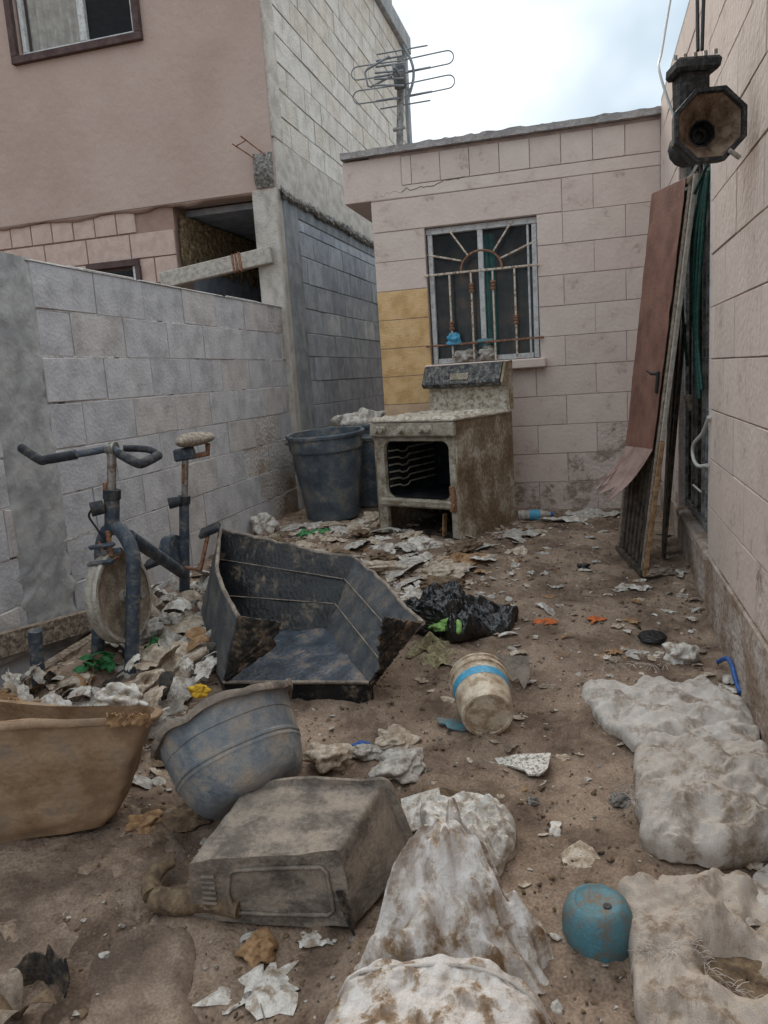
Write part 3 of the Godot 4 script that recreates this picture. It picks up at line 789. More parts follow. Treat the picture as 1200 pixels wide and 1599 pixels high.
	mat("mud", [[0.0, C("4e3f33")], [0.5, C("695744")], [1.0, C("837059")]], {"freq": 0.02, "scale": 2.0, "nrm": "lumps", "ns": 1.0})
	mat("stove_side", [[0.0, C("6b573f")], [0.4, C("83705a")], [0.62, C("96866f")], [0.78, C("b3a997")], [1.0, C("c4bcae")]], {"freq": 0.007, "scale": 1.3, "rough": 0.75, "fray": 1.0, "ns": 0.3, "contrast": 1.2})
	M.stove_side.uv1_scale = Vector3(1.5, 0.9, 1.5)   # grime that ran down
	mat("stove_top", [[0.0, C("7c6a55")], [0.25, C("a09180")], [0.5, C("bfb6a6")], [1.0, C("cdc6b8")]], {"freq": 0.03, "scale": 1.6, "rough": 0.6, "fray": 0.9, "ns": 0.4})
	mat("stove_frame", [[0.0, C("6f6253")], [0.5, C("98907f")], [1.0, C("b4ad9e")]], {"freq": 0.015, "scale": 1.6, "rough": 0.6, "fray": 0.8, "ns": 0.3})
	mat("enamel", [[0.0, C("15171b")], [0.7, C("22252b")], [1.0, C("4a4540")]], {"rough": 0.35, "ns": 0.15, "fray": 0.6})
	mat("console", [[0.0, C("1c1f23")], [0.5, C("2d3035")], [0.62, C("5b5a57")], [1.0, C("8b8478")]], {"freq": 0.025, "scale": 2.0, "rough": 0.5, "fray": 1.0, "ns": 0.3})
	mat("bike_paint", [[0.0, C("38414b")], [0.6, C("48525e")], [0.85, C("5f6366")], [1.0, C("857a6c")]], {"freq": 0.02, "scale": 2.0, "rough": 0.55, "fray": 0.7, "ns": 0.3})
	mat("grip", [[0.0, C("23262b")], [0.6, C("32363c")], [1.0, C("5a564f")]], {"freq": 0.02, "scale": 2.0, "rough": 0.8, "fray": 0.7, "nrm": "weave", "ns": 0.4})
	mat("chrome", [[0.0, C("7a6e5e")], [0.35, C("8f8b85")], [1.0, C("b5b3b0")]], {"freq": 0.02, "scale": 2.5, "rough": 0.4, "metal": 0.6, "fray": 0.7, "ns": 0.2})
	mat("wheel_tan", [[0.0, C("6e6254")], [0.5, C("857868")], [1.0, C("9c907f")]], {"freq": 0.015, "scale": 2.0, "rough": 0.8, "fray": 0.7})
	mat("wheel_rim", [[0.0, C("827a6e")], [0.5, C("a29b90")], [1.0, C("b7b1a6")]], {"freq": 0.015, "scale": 2.0, "rough": 0.6, "fray": 0.6})
	mat("saddle", [[0.0, C("5e554b")], [0.5, C("94887a")], [1.0, C("b0a595")]], {"freq": 0.03, "scale": 3.0, "rough": 0.8, "fray": 0.6})
	mat("sack", [[0.0, C("74644f")], [0.22, C("95877a")], [0.38, C("b8afa6")], [1.0, C("cbc4bd")]], {"freq": 0.009, "scale": 2.2, "rough": 0.9, "fray": 0.6, "nrm": "weave", "ns": 1.0, "contrast": 1.15})
	tint("sack_2", "sack", Color(0.95, 0.94, 0.93)); tint("sack_3", "sack", Color(0.92, 0.89, 0.86), 0.25)
	mat("white_sack", [[0.0, C("5d4630")], [0.27, C("83694e")], [0.42, C("b3a698")], [0.54, C("c8c0b9")], [1.0, C("d2ccc7")]], {"freq": 0.012, "scale": 2.0, "rough": 0.75, "fray": 0.5, "nrm": "crumple", "ns": 0.5, "contrast": 1.35})
	mat("film", [[0.0, C("867563")], [0.3, C("ab9f91")], [0.5, C("c6c0b7")], [1.0, C("d6d2cb")]], {"freq": 0.02, "scale": 2.5, "rough": 0.5, "fray": 0.6, "nrm": "crumple", "ns": 0.7})
	mat("film_mud", [[0.0, C("86735f")], [0.4, C("a3917d")], [0.7, C("b8aa98")], [1.0, C("c9bfb1")]], {"freq": 0.02, "scale": 2.5, "rough": 0.7, "fray": 0.6, "nrm": "crumple", "ns": 0.8})
	mat("film_grey", [[0.0, C("857b71")], [0.5, C("aaa39a")], [1.0, C("c2bdb6")]], {"freq": 0.02, "scale": 2.5, "rough": 0.6, "fray": 0.6, "nrm": "crumple", "ns": 0.8})
	mat("card", [[0.0, C("75593f")], [0.5, C("977655")], [1.0, C("ad8e6c")]], {"freq": 0.02, "scale": 2.0, "fray": 0.6, "nrm": "crumple", "ns": 0.5})
	mat("bin_bag", [[0.0, C("0d0e10")], [0.8, C("17191c")], [1.0, C("37332e")]], {"freq": 0.02, "scale": 2.0, "rough": 0.28, "spec": 0.6, "fray": 0.5, "nrm": "crumple", "ns": 0.9})
	mat("bucket", [[0.0, C("8a735a")], [0.4, C("a9947c")], [0.6, C("c3b49e")], [1.0, C("d2c7b5")]], {"freq": 0.014, "scale": 2.5, "rough": 0.6, "fray": 0.7, "ns": 0.3})
	mat("blue_print", [[0.0, C("4d8fae")], [0.7, C("3f9cc4")], [1.0, C("8aa7ad")]], {"freq": 0.03, "scale": 3.0, "rough": 0.5, "fray": 0.6})
	mat("aqua", [[0.0, C("6d6150")], [0.4, C("627074")], [0.58, C("48757f")], [1.0, C("54818c")]], {"freq": 0.014, "scale": 3.0, "rough": 0.55, "fray": 0.8, "ns": 0.3})
	mat("green", [[0.0, C("1f5a30")], [0.6, C("2f7d44")], [1.0, C("5f8a5c")]], {"freq": 0.03, "scale": 3.0, "rough": 0.5})
	mat("glove", [[0.0, C("6f8a4e")], [0.5, C("7faa5a")], [1.0, C("93bd70")]], {"freq": 0.03, "scale": 3.0, "rough": 0.6})
	mat("olive", [[0.0, C("6a6046")], [0.5, C("878062")], [1.0, C("a59b7f")]], {"freq": 0.03, "scale": 3.0, "nrm": "crumple", "ns": 0.8})
	mat("orange", [[0.0, C("a5572f")], [1.0, C("cf7340")]], {"freq": 0.03, "scale": 3.0})
	mat("yellow_bit", [[0.0, C("b08a2a")], [1.0, C("d8b13a")]], {"freq": 0.03, "scale": 3.0})
	mat("blue_bit", [[0.0, C("2c4d86")], [1.0, C("416bb0")]], {"freq": 0.03, "scale": 3.0, "rough": 0.5})
	mat("hose", [[0.0, C("10302b")], [0.6, C("174239")], [1.0, C("33564a")]], {"freq": 0.03, "scale": 3.0, "rough": 0.5})
	mat("speaker_black", [[0.0, C("1c1c1d")], [0.6, C("2b2b2c")], [1.0, C("4d4843")]], {"freq": 0.03, "scale": 3.0, "rough": 0.7, "fray": 0.7})
	mat("speaker_rust", [[0.0, C("45382f")], [0.35, C("64503f")], [0.65, C("7f6a58")], [1.0, C("93816f")]], {"freq": 0.012, "scale": 4.0, "rough": 0.8, "fray": 0.6})
	mat("antenna_metal", [[0.0, C("6c6f72")], [1.0, C("8d9093")]], {"rough": 0.5, "metal": 0.5, "ns": 0.2})
	mat("stone", [[0.0, C("57534f")], [0.5, C("78726b")], [1.0, C("96908a")]], {"freq": 0.03, "scale": 3.0, "nrm": "lumps", "ns": 1.0})
	mat("enamel_chip", [[0.0, C("4d453c")], [0.3, C("8b8377")], [0.45, C("c9c4ba")], [1.0, C("d6d2ca")]], {"freq": 0.03, "scale": 4.0, "rough": 0.4, "fray": 1.0})
	var gl := plain("glass", Color(0.25, 0.28, 0.30, 0.05), 0.04)
	gl.metallic_specular = 0.2
	gl.transparency = BaseMaterial3D.TRANSPARENCY_ALPHA
	plain("white_wire", Color(0.72, 0.72, 0.70), 0.5)
	plain("black_wire", Color(0.10, 0.10, 0.11), 0.6)

# ---------------------------------------------------------------- crumpled and soft things
class Folds:  # long sharp creases that run straight for a while and die out, as in crumpled cloth or film
	var dirs := []
	var fade: FastNoiseLite

	func _init(s: int, freq: float, count := 6) -> void:
		var r := RandomNumberGenerator.new()
		r.seed = s
		fade = FastNoiseLite.new()
		fade.seed = s; fade.frequency = freq * 0.35; fade.fractal_octaves = 2
		for k in count:
			var f := freq * pow(1.45, k % 4) * r.randf_range(0.8, 1.2)
			dirs.append([Vector3(r.randf_range(-1, 1), r.randf_range(-1, 1), r.randf_range(-1, 1)).normalized() * f, r.randf(), freq / f])

	func at(p: Vector3) -> float:
		var y := 0.0
		for k in dirs.size():
			var d: Array = dirs[k]
			var q := p * 1.0
			var m := smoothstep(-0.15, 0.3, fade.get_noise_3d(q.x + k * 3.1, q.y, q.z + k * 1.7))
			var t := fposmod(q.dot(d[0]) + d[1] + 0.35 * fade.get_noise_3d(q.x, q.y + k * 5.0, q.z), 1.0)
			y += (absf(t * 2.0 - 1.0) - 0.5) * d[2] * m
		return y

func sack_geo(outline: Array, hgt: float, s: int, o := {}) -> Geo:  # outline in x and z round the origin
	var n := outline.size()
	var area := 0.0
	for i in n: area += outline[i].cross(outline[(i + 1) % n])
	if area > 0: outline.reverse()
	var ring := []
	var m := 220
	for i in m:
		var t := float(i) / m * n
		var k := int(t)
		ring.append(outline[k].cubic_interpolate(outline[(k + 1) % n], outline[(k - 1 + n) % n], outline[(k + 2) % n], t - k))
	var lump := noise(s, o.get("lump_freq", 5.0), 2)
	var fold := Folds.new(s + 1, o.get("fold_freq", 5.0), 7)
	var fold2 := Folds.new(s + 9, o.get("fold_freq", 5.0) * 2.6, 6)
	var fine := noise(s + 2, 22.0, 3)
	var dirv: Vector2 = o.get("grain", Vector2(1, 0.35))
	var la: float = o.get("lump", 0.35) * hgt
	var fa: float = o.get("fold", 0.2) * 0.06
	var wr := noise(s + 3, 11.0, 3, FastNoiseLite.TYPE_SIMPLEX, true)
	wr.domain_warp_enabled = true; wr.domain_warp_amplitude = 0.03; wr.domain_warp_frequency = 8.0
	var wa: float = o.get("wrinkle", 0.003)
	var radial: float = o.get("radial", 0.0)
	var peak: Vector2 = o.get("peak", Vector2.ZERO)
	var power: float = o.get("power", 0.55)
	var edge: float = o.get("edge", 0.36)
	var ridges: Array = o.get("ridges", [])
	var dent: Array = o.get("dent", [])
	var g := Geo.new()
	var rows := 72
	g.grid(m, rows, func(u: float, v: float):
		var a := v * PI * 0.63
		var rho := pow(maxf(sin(a), 0.0), 0.8)
		if a > PI / 2: rho = sin(a)
		var r: Vector2 = ring[int(round(u * m)) % m]
		var wob := 1.0 + 0.05 * fine.get_noise_2d(cos(u * TAU) * 0.05 + 3, sin(u * TAU) * 0.05) + 0.09 * lump.get_noise_2d(cos(u * TAU) * 0.16, sin(u * TAU) * 0.16)
		var p := r * rho * wob + peak * (1.0 - minf(rho, 1.0))
		var y := hgt * (edge + (1.0 - edge) * pow(maxf(cos(a), 0.0), power)) if a <= PI / 2 else hgt * edge * (1.0 + cos(a) * 2.6)
		var q := Vector2(p.dot(dirv.normalized()) , p.dot(dirv.normalized().orthogonal()) * 2.0)
		var amp := smoothstep(0.0, 0.25, y / hgt)
		var crease := fold.at(Vector3(p.x, 0.0, p.y)) + 0.4 * fold2.at(Vector3(p.x, 0.0, p.y))
		if radial > 0: crease = fold.at(Vector3(cos(u * TAU) * radial, rho * 0.10, sin(u * TAU) * radial)) * smoothstep(0.03, 0.4, rho) + 0.4 * fold2.at(Vector3(p.x, 0.0, p.y))
		y += (lump.get_noise_2d(p.x, p.y) * la + wr.get_noise_2d(q.x * 0.7, q.y * 1.3) * wa + crease * fa + fine.get_noise_2d(p.x, p.y) * 0.002) * amp
		for e in ridges:
			var ab: Vector2 = e[1] - e[0]
			var t: float = clampf((p - e[0]).dot(ab) / ab.length_squared(), 0, 1)
			var dist: float = (p - e[0] - ab * t).length()
			y += e[3] * exp(-dist / e[2]) * amp * sin(PI * clampf(t, 0.08, 0.92))
		for d in dent:
			y -= d[2] * exp(-pow(p.distance_to(d[0]) / d[1], 2.0)) * amp
		return Vector3(p.x, y, p.y), true)
	return g

func rag_geo(s: int, hgt := 0.35, ragged := 0.35) -> Geo:  # a crumpled sheet about one unit across, lying on the ground
	var rim := noise(s, 0.75, 4)
	var f1 := Folds.new(s + 1, 1.5, 7)
	var f2 := noise(s + 2, 1.6, 2)
	var g := Geo.new()
	g.shell(48, 18, func(u: float, v: float):
		var a := u * TAU
		var d := Vector2(cos(a), sin(a))
		var r := 0.5 * (1.0 + ragged * 1.3 * rim.get_noise_2d(d.x, d.y)) * (0.03 + 0.97 * v)
		var p := d * r
		var y := hgt * (0.22 + 0.5 * f1.at(Vector3(p.x, 0, p.y)) + 0.45 * f2.get_noise_2d(p.x, p.y)) * (1.0 - 0.5 * v * v)
		return Vector3(p.x + 0.06 * f2.get_noise_2d(p.y + 3, p.x), maxf(y, 0.006), p.y + 0.06 * f2.get_noise_2d(p.x + 7, p.y)), 0.014)
	return g

func wad_geo(s: int, crease := 0.4) -> Geo:  # a crumpled bag or ball about one unit across, resting on y = 0
	var f1 := Folds.new(s, 0.85, 8)
	var f2 := noise(s + 1, 0.8, 2)
	var g := Geo.new()
	g.grid(60, 34, func(u: float, v: float):
		var a := (0.0 if u > 0.9999 else u) * TAU
		var b := (v - 0.5) * PI
		var d := Vector3(cos(a) * cos(b), sin(b), -sin(a) * cos(b))
		var r := 0.5 * (0.9 + crease * 0.42 * f1.at(d) + 0.45 * f2.get_noise_3dv(d))
		var p := d * r
		p.y = p.y * 0.8 + 0.3
		if p.y < 0: p.y *= 0.15
		return p)
	return g

func shard_geo(s: int) -> Geo:  # a bent piece of broken plastic about one unit across, lying hollow side down
	var n := noise(s, 1.3, 3)
	var r := RandomNumberGenerator.new()
	r.seed = s
	var wa := r.randf_range(1.4, 2.6)
	var wb := r.randf_range(0.7, 1.3)
	var g := Geo.new()
	g.shell(22, 14, func(u: float, v: float):
		var a := (u - 0.5) * wa * (1.0 + 0.25 * n.get_noise_1d(v * 1.5))
		var b := (v - 0.5) * wb * (1.0 + 0.3 * n.get_noise_1d(u * 1.5 + 5))
		return Vector3(sin(a) * cos(b) * 0.55, 0.5 * cos(a) * cos(b) - 0.12 + 0.04 * n.get_noise_2d(u * 2, v * 2), sin(b) * 0.62), 0.018)
	return g

func fray_geo(pts: Array, s: int, count: int, length: float) -> Geo:  # loose threads along an edge
	var r := RandomNumberGenerator.new()
	r.seed = s
	var g := Geo.new()
	for i in count:
		var t := r.randf() * (pts.size() - 1)
		var k := int(t)
		var p: Vector3 = pts[k].lerp(pts[k + 1], t - k)
		var d := V3(r.randf_range(-1, 1), r.randf_range(0.0, 0.25), r.randf_range(-1, 1)).normalized()
		var l := length * r.randf_range(0.4, 1.0)
		g.tube([p, p + d * l * 0.5, p + d * l - V3(0, l * 0.3, 0)], 0.0008, 3, false)
	return g

func outline(pts: Array, c: Vector2) -> Array:
	var o := []
	for p in pts: o.append(Vector2(p[0], p[1]) - c)
	return o

func sack(called: String, label: String, category: String, pts: Array, hgt: float, s: int, m: Material, o := {}) -> Node3D:
	var c := Vector2.ZERO
	for p in pts: c += Vector2(p[0], p[1]) / pts.size()
	var root := thing(called, label, category, V3(c.x, slope(c.y) - 0.012, c.y), 0, o.get("group", ""))
	part("cloth", sack_geo(outline(pts, c), hgt, s, o), m, root)
	for f in o.get("frays", []):
		var q := []
		for p in f: q.append(V3(p[0] - c.x, p[1] + 0.012 - slope(c.y), p[2] - c.y))
		part("frayed_edge", fray_geo(q, s + 5, 45, 0.045), M.sack, root)
	return root

func loop_points(q: Array, r: float, each := 8) -> Array:  # a rounded four-cornered loop
	var o := []
	for i in 4:
		var c: Vector3 = q[i]
		var a := c.move_toward(q[(i + 3) % 4], r)
		var b := c.move_toward(q[(i + 1) % 4], r)
		for k in 6:
			var t := k / 5.0
			o.append(a.lerp(c, t).lerp(c.lerp(b, t), t))
		var e: Vector3 = q[(i + 1) % 4].move_toward(c, r)
		for k in range(1, each): o.append(b.lerp(e, float(k) / each))
	return o

# a tub between a base loop and a rim loop, with wall thickness and a turned-out lip
func tub_geo(base: Array, rim: Array, r0: float, r1: float, th: float, lip: float, bump = null, warp = null) -> Geo:
	var A := loop_points(base, r0)
	var B := loop_points(rim, r1)
	var n := A.size()
	var ca := Vector3.ZERO
	var cb := Vector3.ZERO
	for p in A: ca += p / n
	for p in B: cb += p / n
	var axis := (cb - ca).normalized()
	var g := Geo.new()
	var wall := func(i: int, t: float, inset: float) -> Vector3:
		var p: Vector3 = A[i % n].lerp(B[i % n], t)
		var c := ca.lerp(cb, t)
		var d: Vector3 = p - c
		d = (d - axis * d.dot(axis)).normalized()
		var k: float = bump.call(float(i % n) / n, t) if bump != null else 0.0
		p += d * (k - inset)
		return warp.call(p, t) if warp != null else p
	g.grid(n, 24, func(u: float, v: float): return wall.call(roundi(u * n), v, 0.0))
	g.grid(n, 16, func(u: float, v: float): return wall.call(roundi(u * n), lerpf(th / 0.3, 1, v), th), true)
	g.grid(n, 3, func(u: float, v: float):
		var k := roundi(v * 3)
		return wall.call(roundi(u * n), [1.0, 1.0, 0.97, 0.955][k], [th, -lip * 0.8, -lip, -lip * 0.9][k]), true)
	g.grid(n, 1, func(u: float, v: float): return wall.call(roundi(u * n), 0.955 if v < 0.5 else 0.94, -lip * 0.9 if v < 0.5 else 0.0), true)
	g.grid(n, 5, func(u: float, v: float): return ca.lerp(wall.call(roundi(u * n), 0.0, 0.0), 0.001 + 0.999 * v))
	g.grid(n, 5, func(u: float, v: float): return (ca + axis * th).lerp(wall.call(roundi(u * n), th / 0.3, th), 0.001 + 0.999 * v), true)
	return g

func build_stove() -> void:
	var s := thing("kitchen_stove", "mud caked cream stove without an oven door standing against the end wall", "stove", V3(-0.886, 0.03, -4.839), -0.411)
	part("side_panel", bar(V3(0.305, 0.372, -0.34), V3(0.305, 0.372, 0.335), 0.744, 0.012, 0.003), M.stove_side, s, "mud streaked side panel of the stove")
	part("side_panel", bar(V3(-0.305, 0.372, -0.34), V3(-0.305, 0.372, 0.335), 0.744, 0.012, 0.003), M.stove_side, s)
	part("back_panel", bar(V3(-0.298, 0.372, -0.333), V3(0.298, 0.372, -0.333), 0.744, 0.012, 0.003), M.stove_side, s)
	var top := Geo.new()
	var tn := noise(81, 9.0, 4)
	top.grid(60, 60, func(u: float, v: float):
		var x := lerpf(-0.322, 0.322, u)
		var z := lerpf(0.368, -0.30, v)
		var e := minf(minf(u, 1 - u), minf(v, 1 - v))
		return V3(x, 0.765 - 0.02 * smoothstep(0.03, 0.0, e) - 0.006 * smoothstep(0.04, 0.07, e) + 0.012 * maxf(0, tn.get_noise_2d(x, z)), z))
	top.box(T(V3(0, 0.744, 0.034)), V3(0.64, 0.016, 0.664), 0.004)
	var ct := part("cooktop", top, M.stove_top, s)
	for b in [[-0.16, 0.19], [0.16, 0.19], [-0.16, -0.12], [0.16, -0.12]]:
		var bg := Geo.new()
		bg.lathe([Vector2(0.085, 0.0), Vector2(0.08, 0.008), Vector2(0.05, 0.003), Vector2(0.035, 0.012), Vector2(0.0, 0.014)], 22, T(V3(b[0], 0.762, b[1])))
		part("burner", bg, M.stove_top, ct)
	var cp := Geo.new()
	cp.box(T(V3(0, 0.69, 0.352), -0.1), V3(0.63, 0.085, 0.035), 0.008)
	var panel := part("control_panel", cp, M.stove_frame, s, "grimy control panel with five knobs")
	for x in [-0.245, -0.205, -0.06, 0.09, 0.145]:
		var k := Geo.new()
		k.lathe([Vector2(0.026, 0), Vector2(0.026, 0.006), Vector2(0.02, 0.01), Vector2(0.017, 0.03), Vector2(0.0, 0.032)], 14, T(V3(x, 0.69, 0.37), PI / 2 - 0.1))
		part("knob", k, M.stove_frame, panel)
	var fr := boxes("front_frame", [[V3(-0.299, 0.03, 0.30), V3(-0.235, 0.645, 0.338)], [V3(0.252, 0.03, 0.30), V3(0.299, 0.645, 0.338)], [V3(-0.235, 0.618, 0.30), V3(0.252, 0.645, 0.338)]], M.stove_frame, s, 0.004)
	for c in [[-0.235, 0.618, 1, -1], [0.252, 0.618, -1, -1], [-0.235, 0.265, 1, 1], [0.252, 0.265, -1, 1]]:   # rounded corners of the oven mouth
		var poly := PackedVector2Array([Vector2(0, 0)])
		for i in 7:
			var a := i / 6.0 * PI / 2
			poly.append(Vector2(0.05 - 0.05 * sin(a), 0.05 - 0.05 * cos(a)))
		var q := PackedVector2Array()
		for p in poly: q.append(Vector2(c[0] + p.x * c[2], c[1] + p.y * c[3]))
		var cg := Geo.new()
		cg.plate(q, 0.03, Transform3D(Basis(V3(1, 0, 0), V3(0, 0, -1), V3(0, 1, 0)), V3(0, 0, 0.318)))
		part("mouth_corner", cg, M.stove_frame, fr)
	part("middle_rail", bar(V3(-0.275, 0.236, 0.338), V3(0.285, 0.236, 0.338), 0.052, 0.05, 0.012), M.stove_frame, s)
	part("bottom_rail", bar(V3(-0.31, 0.012, 0.36), V3(0.31, 0.012, 0.36), 0.024, 0.06, 0.004), M.wood, s)
	boxes("oven_cavity", [[V3(-0.243, 0.262, -0.25), V3(-0.236, 0.626, 0.299)], [V3(0.253, 0.262, -0.25), V3(0.260, 0.626, 0.299)], [V3(-0.235, 0.62, -0.25), V3(0.252, 0.627, 0.299)], [V3(-0.235, 0.262, -0.25), V3(0.252, 0.268, 0.299)], [V3(-0.243, 0.262, -0.26), V3(0.260, 0.627, -0.251)]], M.enamel, s)
	for i in 6:
		var y := 0.325 + i * 0.045
		for sx in [-1, 1]:
			var x := -0.232 if sx < 0 else 0.249
			part("rack_guide", pipe([V3(x, y, 0.29), V3(x - sx * 0.008, y, 0.2), V3(x - sx * 0.008, y - 0.015, 0.17), V3(x - sx * 0.012, y - 0.012, 0.12), V3(x - sx * 0.008, y + 0.006, 0.09), V3(x - sx * 0.008, y + 0.008, -0.2)], 0.006, 6), M.stove_frame, s)
	boxes("drawer_space", [[V3(-0.235, 0.03, -0.27), V3(0.252, 0.036, 0.29)], [V3(-0.243, 0.03, -0.28), V3(0.26, 0.2, -0.271)]], M.torn_plastic, s)
	part("drawer_runner", pipe([V3(-0.2, 0.06, -0.2), V3(-0.16, 0.18, 0.25)], 0.006, 6), M.rust, s)
	part("drawer_runner", pipe([V3(-0.05, 0.09, -0.2), V3(0.12, 0.06, 0.27)], 0.006, 6), M.rust, s)
	part("drawer_post", bar(V3(0.16, 0.03, 0.29), V3(0.165, 0.17, 0.28), 0.04, 0.012, 0.003, Vector3.BACK), M.card, s)
	var hg := Geo.new()
	hg.box(T(V3(0.274, 0.275, 0.347), 0, 0, 0.08), V3(0.035, 0.15, 0.022), 0.005, 0.004, rng)
	hg.box(T(V3(0.28, 0.225, 0.36), 0, 0, -0.3), V3(0.03, 0.05, 0.025), 0.005, 0.003, rng)
	part("door_hinge", hg, M.rust, s, "rusty door hinge at the lower right of the oven mouth")
	part("backguard", bar(V3(-0.305, 0.835, -0.31), V3(0.305, 0.835, -0.31), 0.16, 0.035, 0.006), M.stove_top, s)
	var con := Geo.new()
	con.plate(PackedVector2Array([Vector2(-0.34, 0.916), Vector2(-0.232, 0.916), Vector2(-0.212, 0.94), Vector2(-0.262, 1.055), Vector2(-0.28, 1.064), Vector2(-0.34, 1.064)]), 0.60, Transform3D(Basis(V3(0, 0, 1), V3(1, 0, 0), V3(0, 1, 0)), V3(-0.005, 0, 0)))
	part("clock_console", con, M.console, s, "black peeling console along the top of the stove")
	var cap := Geo.new()
	cap.plate(PackedVector2Array([Vector2(-0.343, 0.76), Vector2(-0.29, 0.76), Vector2(-0.28, 0.91), Vector2(-0.226, 0.914), Vector2(-0.208, 0.938), Vector2(-0.26, 1.06), Vector2(-0.343, 1.068)]), 0.016, Transform3D(Basis(V3(0, 0, 1), V3(1, 0, 0), V3(0, 1, 0)), V3(0.315, 0, 0)))
	part("console_end", cap, M.stove_side, s)
	part("label_plate", bar(V3(-0.08, 0.985, -0.228), V3(0.06, 0.985, -0.228), 0.045, 0.006, 0.001, V3(0, 0.92, -0.4)), M.stove_frame, s)

func can(called: String, label: String, at: Vector3, h: float, r0: float, r1: float, m: Material) -> Node3D:
	var c := thing(called, label, "bin", at)
	var g := Geo.new()
	var wn := noise(91, 1.4, 2)
	var wob := func(p: Vector3) -> Vector3: return p + V3(p.x, 0, p.z).normalized() * wn.get_noise_3d(p.x * 2, p.y, p.z * 2) * 0.014
	g.lathe([Vector2(0.0, 0.0), Vector2(r0 - 0.02, 0.0), Vector2(r0, 0.02), Vector2(lerpf(r0, r1, 0.5), h * 0.5), Vector2(lerpf(r0, r1, 0.82), h * 0.8)], 40, T(), wob)
	g.lathe([Vector2(lerpf(r0, r1, 0.82), h * 0.8), Vector2(r1 * 0.995, h * 0.80), Vector2(r1 * 1.03, h * 0.82), Vector2(r1 * 1.035, h * 0.955)], 40, T(), wob)
	g.lathe([Vector2(r1 * 0.97, h * 0.84), Vector2(r1 * 0.93, h * 0.6), Vector2(r0 * 0.95, 0.03), Vector2(0, 0.028)], 40, T(), wob)
	part("barrel", g, m, c)
	var rim := Geo.new()
	rim.lathe([Vector2(r1 * 1.035, h * 0.955), Vector2(r1 * 1.08, h * 0.957), Vector2(r1 * 1.09, h * 0.985), Vector2(r1 * 1.06, h), Vector2(r1 * 1.0, h * 0.995), Vector2(r1 * 0.985, h * 0.96), Vector2(r1 * 0.97, h * 0.84)], 40, T(), wob)
	part("rim", rim, m, c)
	for sx in [-1, 1]:
		var a: float = 0.25 * sx
		var b := Basis(Vector3.UP, a)
		var p: Array = []
		for q in [V3(sx * r1 * 1.0, h * 0.90, -0.06), V3(sx * (r1 + 0.055), h * 0.885, -0.055), V3(sx * (r1 + 0.065), h * 0.88, 0), V3(sx * (r1 + 0.055), h * 0.885, 0.055), V3(sx * r1 * 1.0, h * 0.90, 0.06)]: p.append(b * q)
		part("handle", pipe(smooth(p, 4), 0.013, 7), m, c)
	return c

func build_bins() -> void:
	var c := can("rubbish_bin", "dented dark grey round rubbish bin with lipped rim, left of the stove", V3(-1.82, 0.04, -5.28), 0.645, 0.195, 0.262, M.can_plastic)
	c.rotation = V3(0.05, 0, 0.02)
	can("second_rubbish_bin", "plain blue grey bin half hidden behind the dented rubbish bin", V3(-1.63, 0.04, -5.83), 0.66, 0.2, 0.25, M.can_plastic)
	solo("crumpled_paper", wad(3), M.card, "brown crumpled paper lying inside the dented rubbish bin", "paper", V3(-1.955, 0.48, -5.2)).scale = V3(0.16, 0.2, 0.14)
	solo("plastic_bag", rag(5), M.film_grey, "pale plastic bag standing behind the left rim of the dented bin", "bag", V3(-1.98, 0.55, -5.66)).scale = V3(0.3, 0.34, 0.22)
	solo("white_plastic_bag", wad(6), M.film, "white plastic bag stuffed on the bin behind, next to the stove top", "bag", V3(-1.69, 0.6, -5.72)).scale = V3(0.42, 0.3, 0.3)

